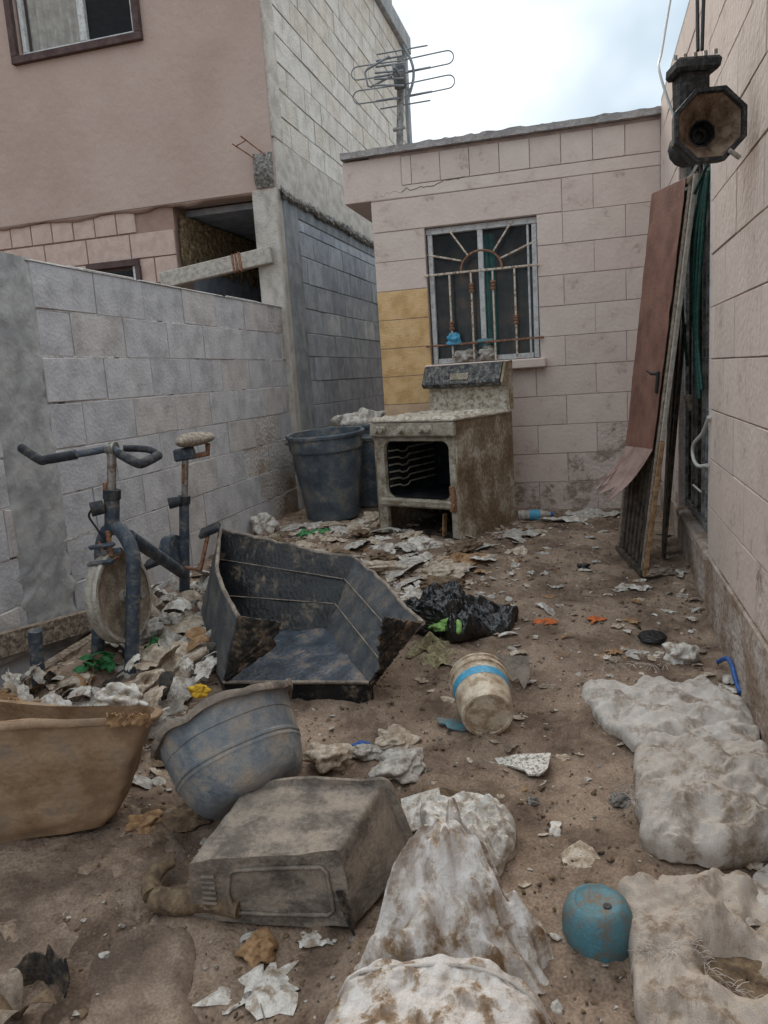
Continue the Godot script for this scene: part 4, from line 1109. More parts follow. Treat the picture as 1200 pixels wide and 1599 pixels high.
func build_bike() -> void:
	var o := V3(-1.80, -0.06, -2.75)
	var b := thing("exercise_bike", "old exercise bike with tan flywheel standing in rubbish by the grey wall", "exercise bike", o)
	var tube := func(called: String, pts: Array, r, m: Material, p: Node3D = b, sides := 12) -> MeshInstance3D:
		var q := []
		for k in pts: q.append(k - o)
		return part(called, pipe(q, r, sides), m, p)
	var clamp_at := V3(-1.717, 0.845, -2.5)
	var hb = tube.call("handlebar", smooth([V3(-1.86, 0.831, -2.455), V3(-1.79, 0.838, -2.48), clamp_at, V3(-1.655, 0.825, -2.46)], 5), 0.013, M.bike_paint)
	tube.call("grip", smooth([V3(-1.845, 0.832, -2.46), V3(-1.945, 0.822, -2.425), V3(-1.985, 0.822, -2.43), V3(-2.125, 0.862, -2.51)], 6), 0.0175, M.grip, hb)
	tube.call("grip", smooth([V3(-1.67, 0.828, -2.47), V3(-1.575, 0.797, -2.425), V3(-1.555, 0.793, -2.44), V3(-1.57, 0.806, -2.57)], 6), 0.0175, M.grip, hb)
	tube.call("bar_return", smooth([V3(-1.69, 0.842, -2.53), V3(-1.62, 0.83, -2.58), V3(-1.575, 0.808, -2.58)], 5), 0.013, M.grip, hb)
	tube.call("stem", [V3(-1.716, 0.868, -2.5), V3(-1.752, 0.62, -2.5)], 0.017, M.chrome)
	tube.call("stem_clamp", [V3(-1.735, 0.848, -2.498), V3(-1.70, 0.846, -2.498)], 0.024, M.chrome)
	tube.call("stem_scale", [V3(-1.757, 0.72, -2.487), V3(-1.766, 0.62, -2.487)], 0.009, M.rust)
	var ht = tube.call("head_tube", [V3(-1.744, 0.665, -2.5), V3(-1.765, 0.52, -2.5)], 0.028, M.bike_paint)
	tube.call("tension_knob", [V3(-1.765, 0.63, -2.47), V3(-1.80, 0.625, -2.44)], [0.026, 0.028], M.grip, ht)
	tube.call("brake_cable", smooth([V3(-1.795, 0.63, -2.45), V3(-1.82, 0.60, -2.45), V3(-1.80, 0.55, -2.46), V3(-1.775, 0.505, -2.46)], 5), 0.004, M.black_wire, b, 6)
	tube.call("fork_leg", smooth([V3(-1.752, 0.545, -2.5), V3(-1.79, 0.525, -2.5), V3(-1.822, 0.46, -2.5), V3(-1.838, 0.36, -2.5), V3(-1.925, -0.08, -2.5)], 6), 0.0255, M.bike_paint)
	tube.call("fork_leg", smooth([V3(-1.752, 0.545, -2.5), V3(-1.715, 0.53, -2.49), V3(-1.676, 0.46, -2.48), V3(-1.675, 0.36, -2.47), V3(-1.735, -0.12, -2.44)], 6), 0.0275, M.bike_paint)
	var hub := V3(-1.759, 0.274, -2.49) - o
	var lean := Basis(V3(0, 0, 1), 0.09)
	var wx := Transform3D(lean * Basis(V3(0, 0, 1), -PI / 2), hub)   # the lathe's axis lies across the bike
	var disc := Geo.new()
	disc.lathe([Vector2(0.0, -0.012), Vector2(0.03, -0.014), Vector2(0.10, -0.004), Vector2(0.155, -0.012), Vector2(0.165, -0.02)], 48, wx)
	disc.lathe([Vector2(0.165, 0.02), Vector2(0.155, 0.012), Vector2(0.10, 0.004), Vector2(0.03, 0.014), Vector2(0.0, 0.012)], 48, wx)
	var wh := part("flywheel", disc, M.wheel_tan, b)
	var rim := Geo.new()
	rim.lathe([Vector2(0.163, -0.024), Vector2(0.178, -0.025), Vector2(0.181, -0.012), Vector2(0.175, 0.0), Vector2(0.181, 0.012), Vector2(0.178, 0.025), Vector2(0.163, 0.024)], 48, wx)
	part("rim", rim, M.wheel_rim, wh)
	part("hub", pipe([wx * V3(0, -0.09, 0), wx * V3(0, 0.09, 0)], 0.011, 10), M.chrome, wh)
	part("hub", pipe([wx * V3(0, -0.03, 0), wx * V3(0, 0.03, 0)], 0.026, 14), M.wheel_rim, wh)
	for e in [-0.085, 0.085]:
		part("axle_nut", pipe([wx * V3(0, e, 0), wx * V3(0, e * 1.22, 0)], 0.017, 6), M.chrome, wh)
	tube.call("weld_collar", [V3(-1.757, 0.575, -3.05), V3(-1.7615, 0.54, -3.05)], 0.028, M.grip)
	tube.call("weld_collar", [V3(-1.741, 0.69, -2.5), V3(-1.746, 0.655, -2.5)], 0.033, M.grip)
	for q in [V3(0.0, 0.10, 0.06), V3(0, 0.13, 0.0), V3(0, 0.16, 0.04)]:
		var br := Geo.new()
		br.box(T(V3(-1.76, 0.33, -2.46) - o + q, 0.3, 0.2, 0.1), V3(0.10, 0.016, 0.02), 0.004, 0.003, rng)
		part("brake_arm", br, M.bike_paint, b)
	tube.call("brake_rod", [V3(-1.80, 0.50, -2.46), V3(-1.77, 0.42, -2.455), V3(-1.72, 0.44, -2.46)], 0.006, M.rust)
	tube.call("brake_rod", [V3(-1.755, 0.54, -2.46), V3(-1.745, 0.445, -2.45)], 0.009, M.rust)
	tube.call("main_tube", [V3(-1.705, 0.505, -2.52), V3(-1.80, 0.21, -3.05)], 0.026, M.bike_paint)
	tube.call("seat_tube", [V3(-1.757, 0.575, -3.05), V3(-1.80, 0.21, -3.05), V3(-1.835, -0.08, -3.05)], [0.022, 0.0235, 0.026], M.bike_paint)
	tube.call("seat_post", [V3(-1.725, 0.78, -3.05), V3(-1.76, 0.54, -3.05)], 0.015, M.chrome)
	tube.call("post_scale", [V3(-1.735, 0.72, -3.035), V3(-1.748, 0.63, -3.035)], 0.007, M.rust)
	tube.call("seat_knob", [V3(-1.765, 0.555, -3.03), V3(-1.81, 0.55, -3.0)], [0.022, 0.026], M.grip)
	var sd := Geo.new()
	sd.grid(32, 20, func(u: float, v: float):
		var a := (0.0 if u > 0.999 else u) * TAU
		var e := (v - 0.5) * PI
		var p := V3(cos(a) * cos(e), sin(e), -sin(a) * cos(e))
		var w := lerpf(0.035, 0.095, smoothstep(-0.7, 0.6, -p.z))
		return V3(-1.70, 0.822, -3.06) - o + V3(p.x * w + 0.01 * p.z * p.z, p.y * (0.035 if p.y > 0 else 0.028) + 0.012 * p.z * p.z * (1 if p.z < 0 else 0), p.z * 0.135))
	var sa := part("saddle", sd, M.saddle, b)
	var sb := Geo.new()
	sb.box(T(V3(-1.725, 0.765, -3.04) - o, 0, 0.3, 0.05), V3(0.085, 0.055, 0.06), 0.008, 0.004, rng)
	part("saddle_bracket", sb, M.bike_paint, sa)
	for x in [-0.045, 0.045]:
		tube.call("saddle_spring", [V3(-1.70 + x, 0.80, -3.13), V3(-1.70 + x, 0.755, -3.12), V3(-1.715 + x * 0.4, 0.75, -3.05)], 0.012, M.rust, sa)
	var ck := Geo.new()
	ck.lathe([Vector2(0.0, -0.025), Vector2(0.07, -0.025), Vector2(0.075, 0.0), Vector2(0.07, 0.025), Vector2(0.0, 0.025)], 20, Transform3D(lean * Basis(V3(0, 0, 1), -PI / 2), V3(-1.83, 0.33, -3.02) - o))
	part("chain_case", ck, M.bike_paint, b)
	tube.call("crank", [V3(-1.775, 0.25, -3.02), V3(-1.70, 0.24, -3.02), V3(-1.675, 0.39, -3.08)], 0.010, M.rust)
	for p in [[V3(-1.675, 0.405, -3.10), 0.35], [V3(-1.87, 0.30, -2.93), 0.2]]:
		var pd := Geo.new()
		pd.box(T(p[0] - o, 0.2, p[1], 0.35), V3(0.10, 0.024, 0.08), 0.006)
		part("pedal", pd, M.grip, b)

func build_black_tub() -> void:
	var f := [V3(-1.285, -0.008, -2.36), V3(-0.749, -0.005, -2.404), V3(-1.06, 0.019, -2.882), V3(-1.66, 0.0, -2.85)]   # floor: front left, front right, back right, back left
	var r := [V3(-1.20, 0.243, -2.37), V3(-0.533, 0.242, -2.342), V3(-0.977, 0.281, -3.083), V3(-1.66, 0.40, -3.2)]
	var o := V3(-1.15, -0.09, -2.6)
	for i in 4:
		f[i] -= o; r[i] -= o
	var t := thing("black_tub", "large black plastic tub, front torn out, lying open amid the rubbish", "tub", o)
	var n := noise(101, 3.5, 4)
	var n2 := noise(102, 14.0, 3)
	var wall := func(a0: Vector3, b0: Vector3, a1: Vector3, b1: Vector3, bow: float, ragged: float) -> Geo:
		var g := Geo.new()
		var out := (b0 - a0).cross(Vector3.UP).normalized()
		g.shell(40, 22, func(u: float, v: float):
			var top := 1.0 - ragged * (0.5 + 0.5 * n.get_noise_1d(u * 1.7 + bow * 9)) - ragged * 0.15 * absf(n2.get_noise_1d(u * 0.8))
			var w: float = v * top
			var p: Vector3 = a0.lerp(b0, u).lerp(a1.lerp(b1, u), w)
			return p + out * (bow * sin(PI * u) * w + 0.008 * n.get_noise_2d(u * 0.6, v * 0.5)), 0.013)
		return g
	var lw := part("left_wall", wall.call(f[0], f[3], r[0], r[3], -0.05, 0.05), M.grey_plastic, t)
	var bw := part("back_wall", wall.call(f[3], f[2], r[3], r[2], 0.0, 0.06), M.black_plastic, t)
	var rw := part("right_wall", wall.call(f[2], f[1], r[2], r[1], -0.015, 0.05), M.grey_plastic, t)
	for q in [0.36, 0.70]:
		var line := []
		for i in 9: line.append(f[3].lerp(f[2], i / 8.0).lerp(r[3].lerp(r[2], i / 8.0), q) + V3(-0.02, 0.0, 0.012))
		part("moulded_line", pipe(line, 0.0032, 5), M.tote_plastic, bw)
		line = []
		for i in 9: line.append(f[2].lerp(f[1], i / 8.0).lerp(r[2].lerp(r[1], i / 8.0), q) + V3(-0.014, 0.0, 0.012))
		part("moulded_line", pipe(line, 0.0032, 5), M.tote_plastic, rw)
	var fl := Geo.new()
	fl.shell(20, 20, func(u: float, v: float): return f[0].lerp(f[1], u).lerp(f[3].lerp(f[2], u), v) + V3(0, 0.008 * n.get_noise_2d(u, v), 0), 0.010)
	part("floor", fl, M.floor_plastic, t)
	var cut := Geo.new()
	cut.shell(14, 16, func(u: float, v: float):   # what is left of the front wall, left side
		var w: float = lerpf(0.03, 0.25, smoothstep(0.0, 0.62, v)) + 0.02 * n2.get_noise_1d(v * 2)
		var s: float = u * w
		return f[0].lerp(f[1], s).lerp(r[0].lerp(r[1], s), v * (1.0 - 0.06 * u)) + V3(0, 0, 0.02 * u * n2.get_noise_2d(u, v)), 0.009)
	part("front_remnant", cut, M.torn_plastic, t, "torn left piece of the tub's front wall")
	var cut2 := Geo.new()
	cut2.shell(14, 22, func(u: float, v: float):   # and right side, bent outwards
		var w: float = lerpf(0.05, 0.19, smoothstep(0.2, 0.9, v)) + 0.025 * n2.get_noise_1d(v * 2 + 7)
		var s: float = 1.0 - (1.0 - u) * w
		var p: Vector3 = f[0].lerp(f[1], s).lerp(r[0].lerp(r[1], s), v)
		return p + V3(0.02 * (1.0 - u), 0.03 * (1.0 - u) * v - 0.02 * (1.0 - v), 0.05 * (1.0 - u) * v + 0.02 * n2.get_noise_2d(u, v * 2)), 0.009)
	part("front_remnant", cut2, M.torn_plastic, t, "torn right piece of the tub's front wall")
	var base := Geo.new()
	for k in 4:
		var a: Vector3 = f[k]
		var b: Vector3 = f[(k + 1) % 4]
		base.shell(12, 5, func(u: float, v: float): return a.lerp(b, u) + V3(0.006, -0.006 - 0.095 * (1 - v), -0.004) + V3(0, 0, 0.006 * n2.get_noise_2d(u, v)), 0.010)
	part("base_skirt", base, M.black_plastic, t)
	var edge := []
	for i in 13: edge.append(f[0].lerp(f[1], i / 12.0) + V3(0, 0.004, 0.002))
	part("floor_edge", pipe(edge, 0.007, 6), M.tote_plastic, t)
	for q in [[f[0], f[3], r[0], r[3], -0.05, 0.05, lw], [f[3], f[2], r[3], r[2], 0.0, 0.06, bw], [f[2], f[1], r[2], r[1], -0.015, 0.05, rw]]:
		var rim := []
		var out: Vector3 = (q[1] - q[0]).cross(Vector3.UP).normalized()
		for i in 31:
			var u := i / 30.0
			var w: float = 1.0 - q[5] * (0.5 + 0.5 * n.get_noise_1d(u * 1.7 + q[4] * 9)) - q[5] * 0.15 * absf(n2.get_noise_1d(u * 0.8))
			rim.append(q[0].lerp(q[1], u).lerp(q[2].lerp(q[3], u), w) + out * (q[4] * sin(PI * u) * w + 0.008 * n.get_noise_2d(u * 0.6, 0.5)))
		part("rim_edge", pipe(rim, 0.009, 7), M.tote_plastic, q[6])

func build_tubs() -> void:
	var n := noise(111, 4.0, 3)
	# round basin tipped on its side
	var ax := V3(-0.528, 0.737, -0.422).normalized()
	var c := V3(-0.973, 0.156, -1.764)
	var o := V3(-0.87, -0.12, -1.74)
	var x := Transform3D(Basis(Quaternion(Vector3.UP, ax)), c - o)
	var t := thing("round_basin", "big blue grey round basin tipped over between the tan tub and the black tub", "basin", o)
	var wob := func(p: Vector3) -> Vector3: return p + V3(p.x, 0, p.z) * 0.06 * n.get_noise_3d(p.x, p.y, p.z) + V3(0, 0.014 * n.get_noise_2d(p.x * 1.2 + 4, p.z * 1.2) * smoothstep(-0.06, 0.0, p.y), 0)
	var g := Geo.new()
	g.lathe([Vector2(0, -0.238), Vector2(0.09, -0.237), Vector2(0.118, -0.232), Vector2(0.138, -0.22), Vector2(0.152, -0.20), Vector2(0.163, -0.17), Vector2(0.1705, -0.14), Vector2(0.1735, -0.137), Vector2(0.174, -0.131), Vector2(0.1725, -0.128), Vector2(0.176, -0.125), Vector2(0.1765, -0.119), Vector2(0.1745, -0.116), Vector2(0.179, -0.08), Vector2(0.180, -0.062), Vector2(0.1825, -0.06), Vector2(0.1815, -0.055), Vector2(0.184, -0.014)], 56, x, wob)
	g.lathe([Vector2(0.172, -0.012), Vector2(0.165, -0.08), Vector2(0.142, -0.2), Vector2(0.12, -0.226), Vector2(0, -0.226)], 56, x, wob)
	part("bowl", g, M.blue_plastic, t)
	var rim := Geo.new()
	rim.lathe([Vector2(0.184, -0.014), Vector2(0.199, -0.018), Vector2(0.203, -0.008), Vector2(0.201, 0.002), Vector2(0.178, 0.002), Vector2(0.172, -0.012)], 56, x, wob)
	part("rim", rim, M.tote_plastic, t)
	# tan tub at the left edge
	var B := [V3(-1.86, -0.16, -1.40), V3(-1.262, -0.11, -1.62), V3(-1.30, -0.11, -1.75), V3(-1.90, -0.16, -1.55)]
	var R := [V3(-1.86, 0.25, -1.42), V3(-1.095, 0.232, -1.60), V3(-1.14, 0.20, -1.71), V3(-1.91, 0.24, -1.60)]
	o = V3(-1.55, -0.16, -1.58)
	for k in 4:
		B[k] -= o; R[k] -= o
	t = thing("tan_tub", "muddy tan plastic tub with a thick lip at the left, filled with rubbish", "tub", o)
	part("body", tub_geo(B, R, 0.03, 0.035, 0.008, 0.014, func(_u: float, v: float): return 0.004 * (smoothstep(0.36, 0.37, v) + smoothstep(0.66, 0.67, v)) - 0.02 * smoothstep(0.12, 0.0, v), func(p: Vector3, v: float): return p + V3(0, 0.008 * n.get_noise_2d(p.x * 1.5, p.z) * v, 0.008 * n.get_noise_2d(p.x * 1.2, p.y * 2))), M.tan_plastic, t)
	part("torn_lip", fray_lip(V3(-1.19, 0.238, -1.575) - o, V3(-1.08, 0.232, -1.598) - o), M.card, t)
	# storage tote lying on its side with its base towards the viewer
	B = [V3(-0.885, -0.149, -1.372), V3(-0.512, -0.149, -1.412), V3(-0.535, 0.034, -1.415), V3(-0.859, 0.028, -1.334)]
	R = [V3(-0.90, -0.14, -1.64), V3(-0.425, -0.135, -1.665), V3(-0.50, 0.062, -1.67), V3(-0.842, 0.06, -1.605)]
	o = V3(-0.68, -0.15, -1.5)
	for k in 4:
		B[k] -= o; R[k] -= o
	t = thing("storage_tote", "grey brown storage tote lying on its side, ribbed base facing out, in the foreground", "tote", o)
	part("body", tub_geo(B, R, 0.013, 0.02, 0.006, 0.018, null, func(p: Vector3, v: float): return p + V3(0, 0.006 * n.get_noise_2d(p.x * 1.6, p.z * 1.6), 0.003 * n.get_noise_2d(p.x * 3, p.y * 3))), M.tote_plastic, t)
	var face := func(u: float, v: float, lift: float) -> Vector3:
		var p: Vector3 = B[0].lerp(B[1], u).lerp(B[3].lerp(B[2], u), v)
		return p + V3(0.13, -0.24, 0.96) * lift
	var frame := []
	for q in [[0.26, 0.22], [0.24, 0.5], [0.27, 0.80], [0.31, 0.84], [0.6, 0.84], [0.86, 0.82], [0.89, 0.76], [0.89, 0.25], [0.85, 0.18], [0.5, 0.17], [0.30, 0.18], [0.26, 0.22]]: frame.append(face.call(q[0], q[1], 0.003))
	part("base_moulding", pipe(frame, 0.005, 6), M.tote_plastic, t)
	for k in 7:
		var v := 0.24 + k * 0.085
		part("base_rib", pipe([face.call(0.075, v, 0.002), face.call(0.165, v, 0.003)], 0.0045, 6), M.tote_plastic, t)
	var flap := Geo.new()
	flap.shell(8, 12, func(u: float, v: float): return face.call(0.93 + 0.04 * u + 0.04 * (1 - v), 0.02 + 0.5 * v, 0.006 + 0.02 * (1 - v) * u) + V3(0, 0, 0.004 * n.get_noise_2d(u * 3, v * 3)), 0.004)
	part("split_corner", flap, M.torn_plastic, t, "split lower right corner of the tote")
	# broken black pot at the bottom left
	t = thing("broken_pot", "broken black plastic pot with dry leaves at the bottom left corner", "pot", V3(-1.11, -0.185, -1.07))
	t.scale = V3(0.95, 0.7, 0.95)
	var pg := Geo.new()
	pg.shell(40, 12, func(u: float, v: float):
		var a := u * 4.6 + 0.6
		var top := 0.10 + 0.04 * n.get_noise_1d(u * 3) + 0.03 * sin(u * 9)
		return V3(cos(a) * (0.075 + 0.03 * v), v * top, -sin(a) * (0.075 + 0.03 * v)), 0.004)
	part("wall", pg, M.torn_plastic, t)
	for k in 4:
		var lf := Geo.new()
		var a := k * 1.3
		lf.shell(10, 4, func(u: float, v: float): return V3(cos(a) * u * 0.1, 0.03 + 0.09 * sin(u * 2.2) , sin(a) * u * 0.08) + V3(-sin(a), 0.2, cos(a)) * (v - 0.5) * 0.05 * sin(PI * clampf(u, 0.03, 0.97)), 0.002)
		part("dry_leaf", lf, M.mud if k % 2 == 0 else M.wood, t)

func fray_lip(a: Vector3, b: Vector3) -> Geo:
	var n := noise(121, 20.0, 3)
	var g := Geo.new()
	g.shell(20, 4, func(u: float, v: float): return a.lerp(b, u) + V3(0.004, (v - 0.6) * 0.03 + 0.01 * n.get_noise_2d(u, v), 0.014 + 0.012 * n.get_noise_2d(u * 2, v * 0.5 + 4)), 0.004)
	return g

func build_doorway() -> void:
	var NB := V3(0.255, 0.005, -3.79)
	var FB := V3(0.155, 0.03, -4.24)
	var NT := V3(0.46, 1.80, -3.657)
	var FT := V3(0.35, 1.845, -4.168)
	var o := V3(0.205, 0.0, -4.0)
	var d := thing("leaning_door", "brown sheet metal door leaning by the doorway, lower skin torn and curled out", "door", o)
	var at := func(u: float, v: float) -> Vector3: return FB.lerp(NB, u).lerp(FT.lerp(NT, u), v) - o   # u from far to near, v up
	var nrm := (NB - FB).cross(FT - FB).normalized()   # towards the yard
	if nrm.x > 0: nrm = -nrm
	var n := noise(131, 4.0, 3)
	var sk := Geo.new()
	sk.shell(14, 40, func(u: float, v: float): return at.call(0.02 + 0.92 * u, lerpf(0.315 + 0.03 * u, 0.995, v)) + nrm * (0.022 + 0.003 * n.get_noise_2d(u, v * 2)), 0.002)
	part("door_skin", sk, M.door_brown, d)
	var fp := Geo.new()
	var tip := V3(0.02, 0.33, -3.98) - o
	fp.shell(16, 24, func(u: float, v: float):
		var p: Vector3 = at.call(0.02 + 0.92 * u, 0.315 + 0.03 * u) + nrm * 0.022
		var e := v * (0.82 + 0.22 * n.get_noise_1d(u * 6.0) + 0.10 * sin(u * 23.0) * v)
		var target := tip + V3(0.04 * u + 0.02 * sin(u * 7), 0.10 - 0.08 * u + 0.02 * n.get_noise_1d(u * 3), -0.06 + 0.14 * u)
		var q := p.lerp(target, e)
		return q + V3(0.016, -0.02, 0) * sin(PI * e) + V3(-0.015, 0.01, 0) * sin(u * 6.0) * e + V3(1, 1, 1) * 0.012 * n.get_noise_2d(u * 2, v * 2) * e, 0.002)
	part("torn_skin", fp, M.torn_brown, d, "torn lower sheet of the door curling outwards")
	var stile := func(called: String, u: float, w: float, m: Material, lift := 0.0, v0 := 0.0, v1 := 1.0) -> void:
		part(called, bar(at.call(u, v0) + nrm * lift, at.call(u, v1) + nrm * lift, w, 0.022, 0.003, (NB - FB).normalized()), m, d)
	stile.call("stile", 0.97, 0.028, M.wood)
	stile.call("stile", 0.03, 0.028, M.wood)
	stile.call("edge_strip", 1.025, 0.010, M.pale_wood, -0.004, 0.37, 1.0)
	stile.call("edge_strip", 1.025, 0.012, M.card, -0.004, 0.0, 0.368)
	for u in [0.16, 0.3, 0.44, 0.58, 0.72, 0.85]:
		stile.call("slat", u, 0.03, M.dark_wood, -0.004, 0.01, 0.97)
	part("bottom_rail", bar(at.call(0, 0.008), at.call(1, 0.008), 0.03, 0.035, 0.003), M.dark_wood, d)
	part("top_rail", bar(at.call(0, 0.99), at.call(1, 0.99), 0.03, 0.035, 0.003), M.wood, d)
	var lk := Geo.new()
	lk.box(T(at.call(0.86, 0.515) + nrm * 0.028, 0, 0, -0.1), V3(0.012, 0.10, 0.035), 0.003)
	lk.tube([at.call(0.84, 0.535) + nrm * 0.03, at.call(0.84, 0.535) + nrm * 0.055, at.call(0.72, 0.54) + nrm * 0.055], 0.007, 7)
	part("lock", lk, M.black_wire, d)
	# boards leaning in the doorway behind the door
	for k in 3:
		var z := -4.05 - k * 0.13
		solo("leaning_board", bar(V3(0.375 + 0.012 * k, 0.03, z - 0.05), V3(0.466, 1.20 + 0.2 * k, z), 0.075, 0.016, 0.003, Vector3.BACK), M.dark_wood, "dark board propped upright behind the leaning brown door", "board", Vector3.ZERO, 0, "dark boards behind the leaning door")
	# barred gate, hose and cables in the opening
	var g := thing("barred_gate", "grey steel barred gate in the doorway behind the green hose", "gate", V3(0.54, 0.23, -3.91))
	part("gate_rail", bar(V3(0, 0.03, -0.5), V3(0, 0.03, 0.5), 0.03, 0.03, 0.002), M.grey_steel, g)
	part("gate_rail", bar(V3(0, 1.70, -0.5), V3(0, 1.70, 0.5), 0.03, 0.03, 0.002), M.grey_steel, g)
	for k in 9:
		part("gate_bar", bar(V3(0, 0.046, -0.48 + k * 0.12), V3(0, 1.684, -0.48 + k * 0.12), 0.02, 0.02, 0.002, Vector3.BACK), M.grey_steel if k % 3 else M.dark_wood, g)
	var post := Geo.new()
	post.box(T(V3(0.506, 1.12, -3.43)), V3(0.022, 1.78, 0.055), 0.003)
	solo("aluminium_strip", post, M.aluminium, "upright dull aluminium strip at the near side of the doorway", "strip")
	var hz := thing("green_hose", "dark green hose hanging in loops in the doorway", "hose", V3(0.49, 0.75, -3.75))
	var r := RandomNumberGenerator.new()
	r.seed = 5
	for k in 4:
		var z := -3.58 - k * 0.05
		var pts := [V3(0.492, 1.80 - r.randf() * 0.05, z + 0.1), V3(0.480 - 0.006 * k, 1.5, z + r.randf_range(-0.02, 0.03)), V3(0.476, 1.15, z - 0.05 + r.randf_range(-0.04, 0.04)), V3(0.486, 0.80 + r.randf() * 0.1, z - 0.02 + r.randf_range(-0.03, 0.03))]
		var q := []
		for p in smooth(pts, 8): q.append(p - V3(0.49, 0.75, -3.75))
		part("hose_loop", pipe(q, 0.008, 8), M.hose, hz)
	var str := []
	for p in smooth([V3(0.49, 1.80, -3.5), V3(0.43, 1.60, -3.82), V3(0.44, 1.3, -3.9), V3(0.47, 1.0, -3.95)], 8): str.append(p - V3(0.49, 0.75, -3.75))
	part("hose_end", pipe(str, 0.007, 8), M.hose, hz)
	var kn := Geo.new()
	kn.box(T(V3(0.47, 0.83, -3.87), 0.2, 0.1, 0.2), V3(0.03, 0.07, 0.05), 0.008, 0.004, r)
	solo("wooden_latch", kn, M.wood, "small pale wooden latch block beside the hose end", "latch")
	var cab := pipe(smooth([V3(0.474, 0.80, -3.30), V3(0.47, 0.72, -3.45), V3(0.455, 0.66, -3.60), V3(0.455, 0.60, -3.60), V3(0.46, 0.58, -3.48), V3(0.475, 0.60, -3.34)], 8), 0.008, 8)
	solo("white_cable", cab, M.white_wire, "white cable looping out of the doorway edge", "cable")
	solo("white_rod", pipe([V3(0.47, 0.46, -3.72), V3(0.475, 0.462, -3.52)], 0.005, 6), M.white_wire, "short white rod stuck across the doorway bars", "rod")

func build_speaker() -> void:
	var o := V3(0.352, 1.682, -2.49)
	var s := thing("horn_loudspeaker", "octagonal horn loudspeaker with a rusty mouth hanging above the doorway", "loudspeaker", o)
	s.scale = Vector3.ONE * 1.12
	# local z looks out of the mouth
	var look := Basis.looking_at(-(V3(0.75, 1.70, 0.0) - o).normalized() , Vector3.UP)
	var oct := func(r: float, z: float) -> Array:
		var p := []
		for k in 8:
			var a := TAU * (k + 0.5) / 8
			p.append(look * V3(cos(a) * r, sin(a) * r, z))
		return p
	var ring := func(g: Geo, r0: float, z0: float, r1: float, z1: float, inward: bool) -> void:
		var a: Array = oct.call(r0, z0)
		var b: Array = oct.call(r1, z1)
		for k in 8:
			var j := (k + 1) % 8
			if inward: g.quad(a[k], b[k], b[j], a[j])
			else: g.quad(a[k], a[j], b[j], b[k])
	var bell := Geo.new()
	ring.call(bell, 0.05, -0.125, 0.088, -0.04, false)
	ring.call(bell, 0.088, -0.04, 0.0955, 0.005, false)
	part("bell", bell, M.speaker_black, s)
	var rim := Geo.new()
	ring.call(rim, 0.0955, 0.005, 0.094, 0.017, false)
	ring.call(rim, 0.094, 0.017, 0.084, 0.017, false)
	ring.call(rim, 0.084, 0.017, 0.081, 0.004, false)
	part("rim", rim, M.speaker_black, s)
	var inside := Geo.new()
	ring.call(inside, 0.081, 0.004, 0.034, -0.062, false)
	part("mouth", inside, M.speaker_rust, s, "rust coloured inside of the horn")
	var thr := Geo.new()
	var lx := Transform3D(look * Basis(V3(1, 0, 0), PI / 2), Vector3.ZERO)
	thr.lathe([Vector2(0.036, -0.060), Vector2(0.030, -0.058), Vector2(0.028, -0.10), Vector2(0.0, -0.102)], 24, lx)
	thr.lathe([Vector2(0.018, -0.098), Vector2(0.018, -0.085), Vector2(0.013, -0.083), Vector2(0.012, -0.096)], 16, lx)
	part("throat", thr, M.speaker_black, s)
	var tag_g := Geo.new()
	tag_g.box(Transform3D(look * Basis(V3(0, 0, 1), 0.9), look * V3(0.055, -0.078, 0.022)), V3(0.012, 0.035, 0.006), 0.002)
	part("clip", tag_g, M.chrome, s)
	var body := Geo.new()
	body.box(T(V3(-0.03, 0.12, -0.10), 0.1, 0.2, 0.04), V3(0.08, 0.11, 0.08), 0.012, 0.004, rng)
	body.box(T(V3(-0.028, 0.168, -0.085), 0.0, 0.2, -0.02), V3(0.115, 0.03, 0.095), 0.008, 0.004, rng)
	body.tube([look * V3(0, 0, -0.20), look * V3(0, 0, -0.115)], 0.05, 14)
	body.tube([look * V3(0, 0, -0.17), V3(-0.03, 0.08, -0.11)], 0.035, 12)
	part("driver_case", body, M.speaker_black, s)
	for k in 5:
		part("case_screw", pipe([V3(-0.075 + k * 0.024, 0.181, -0.045), V3(-0.076 + k * 0.024, 0.192, -0.043)], 0.005, 6), M.chrome, s)
	for q in [[V3(-0.02, 0.2, -0.06), V3(-0.012, 0.45, -0.15), V3(0.0, 0.70, -0.25), V3(0.06, 0.95, -0.4)], [V3(-0.01, 0.2, -0.06), V3(0.0, 0.4, -0.1), V3(0.02, 0.7, -0.2), V3(0.08, 0.95, -0.35)]]:
		part("hanging_wire", pipe(smooth(q, 5), 0.005, 6), M.black_wire, s)
	part("hanging_wire", pipe(smooth([V3(-0.07, 0.05, -0.10), V3(-0.105, 0.2, -0.16), V3(-0.085, 0.3, -0.3), V3(-0.02, 0.6, -0.5), V3(0.09, 0.94, -0.65)], 6), 0.0035, 6), M.white_wire, s)

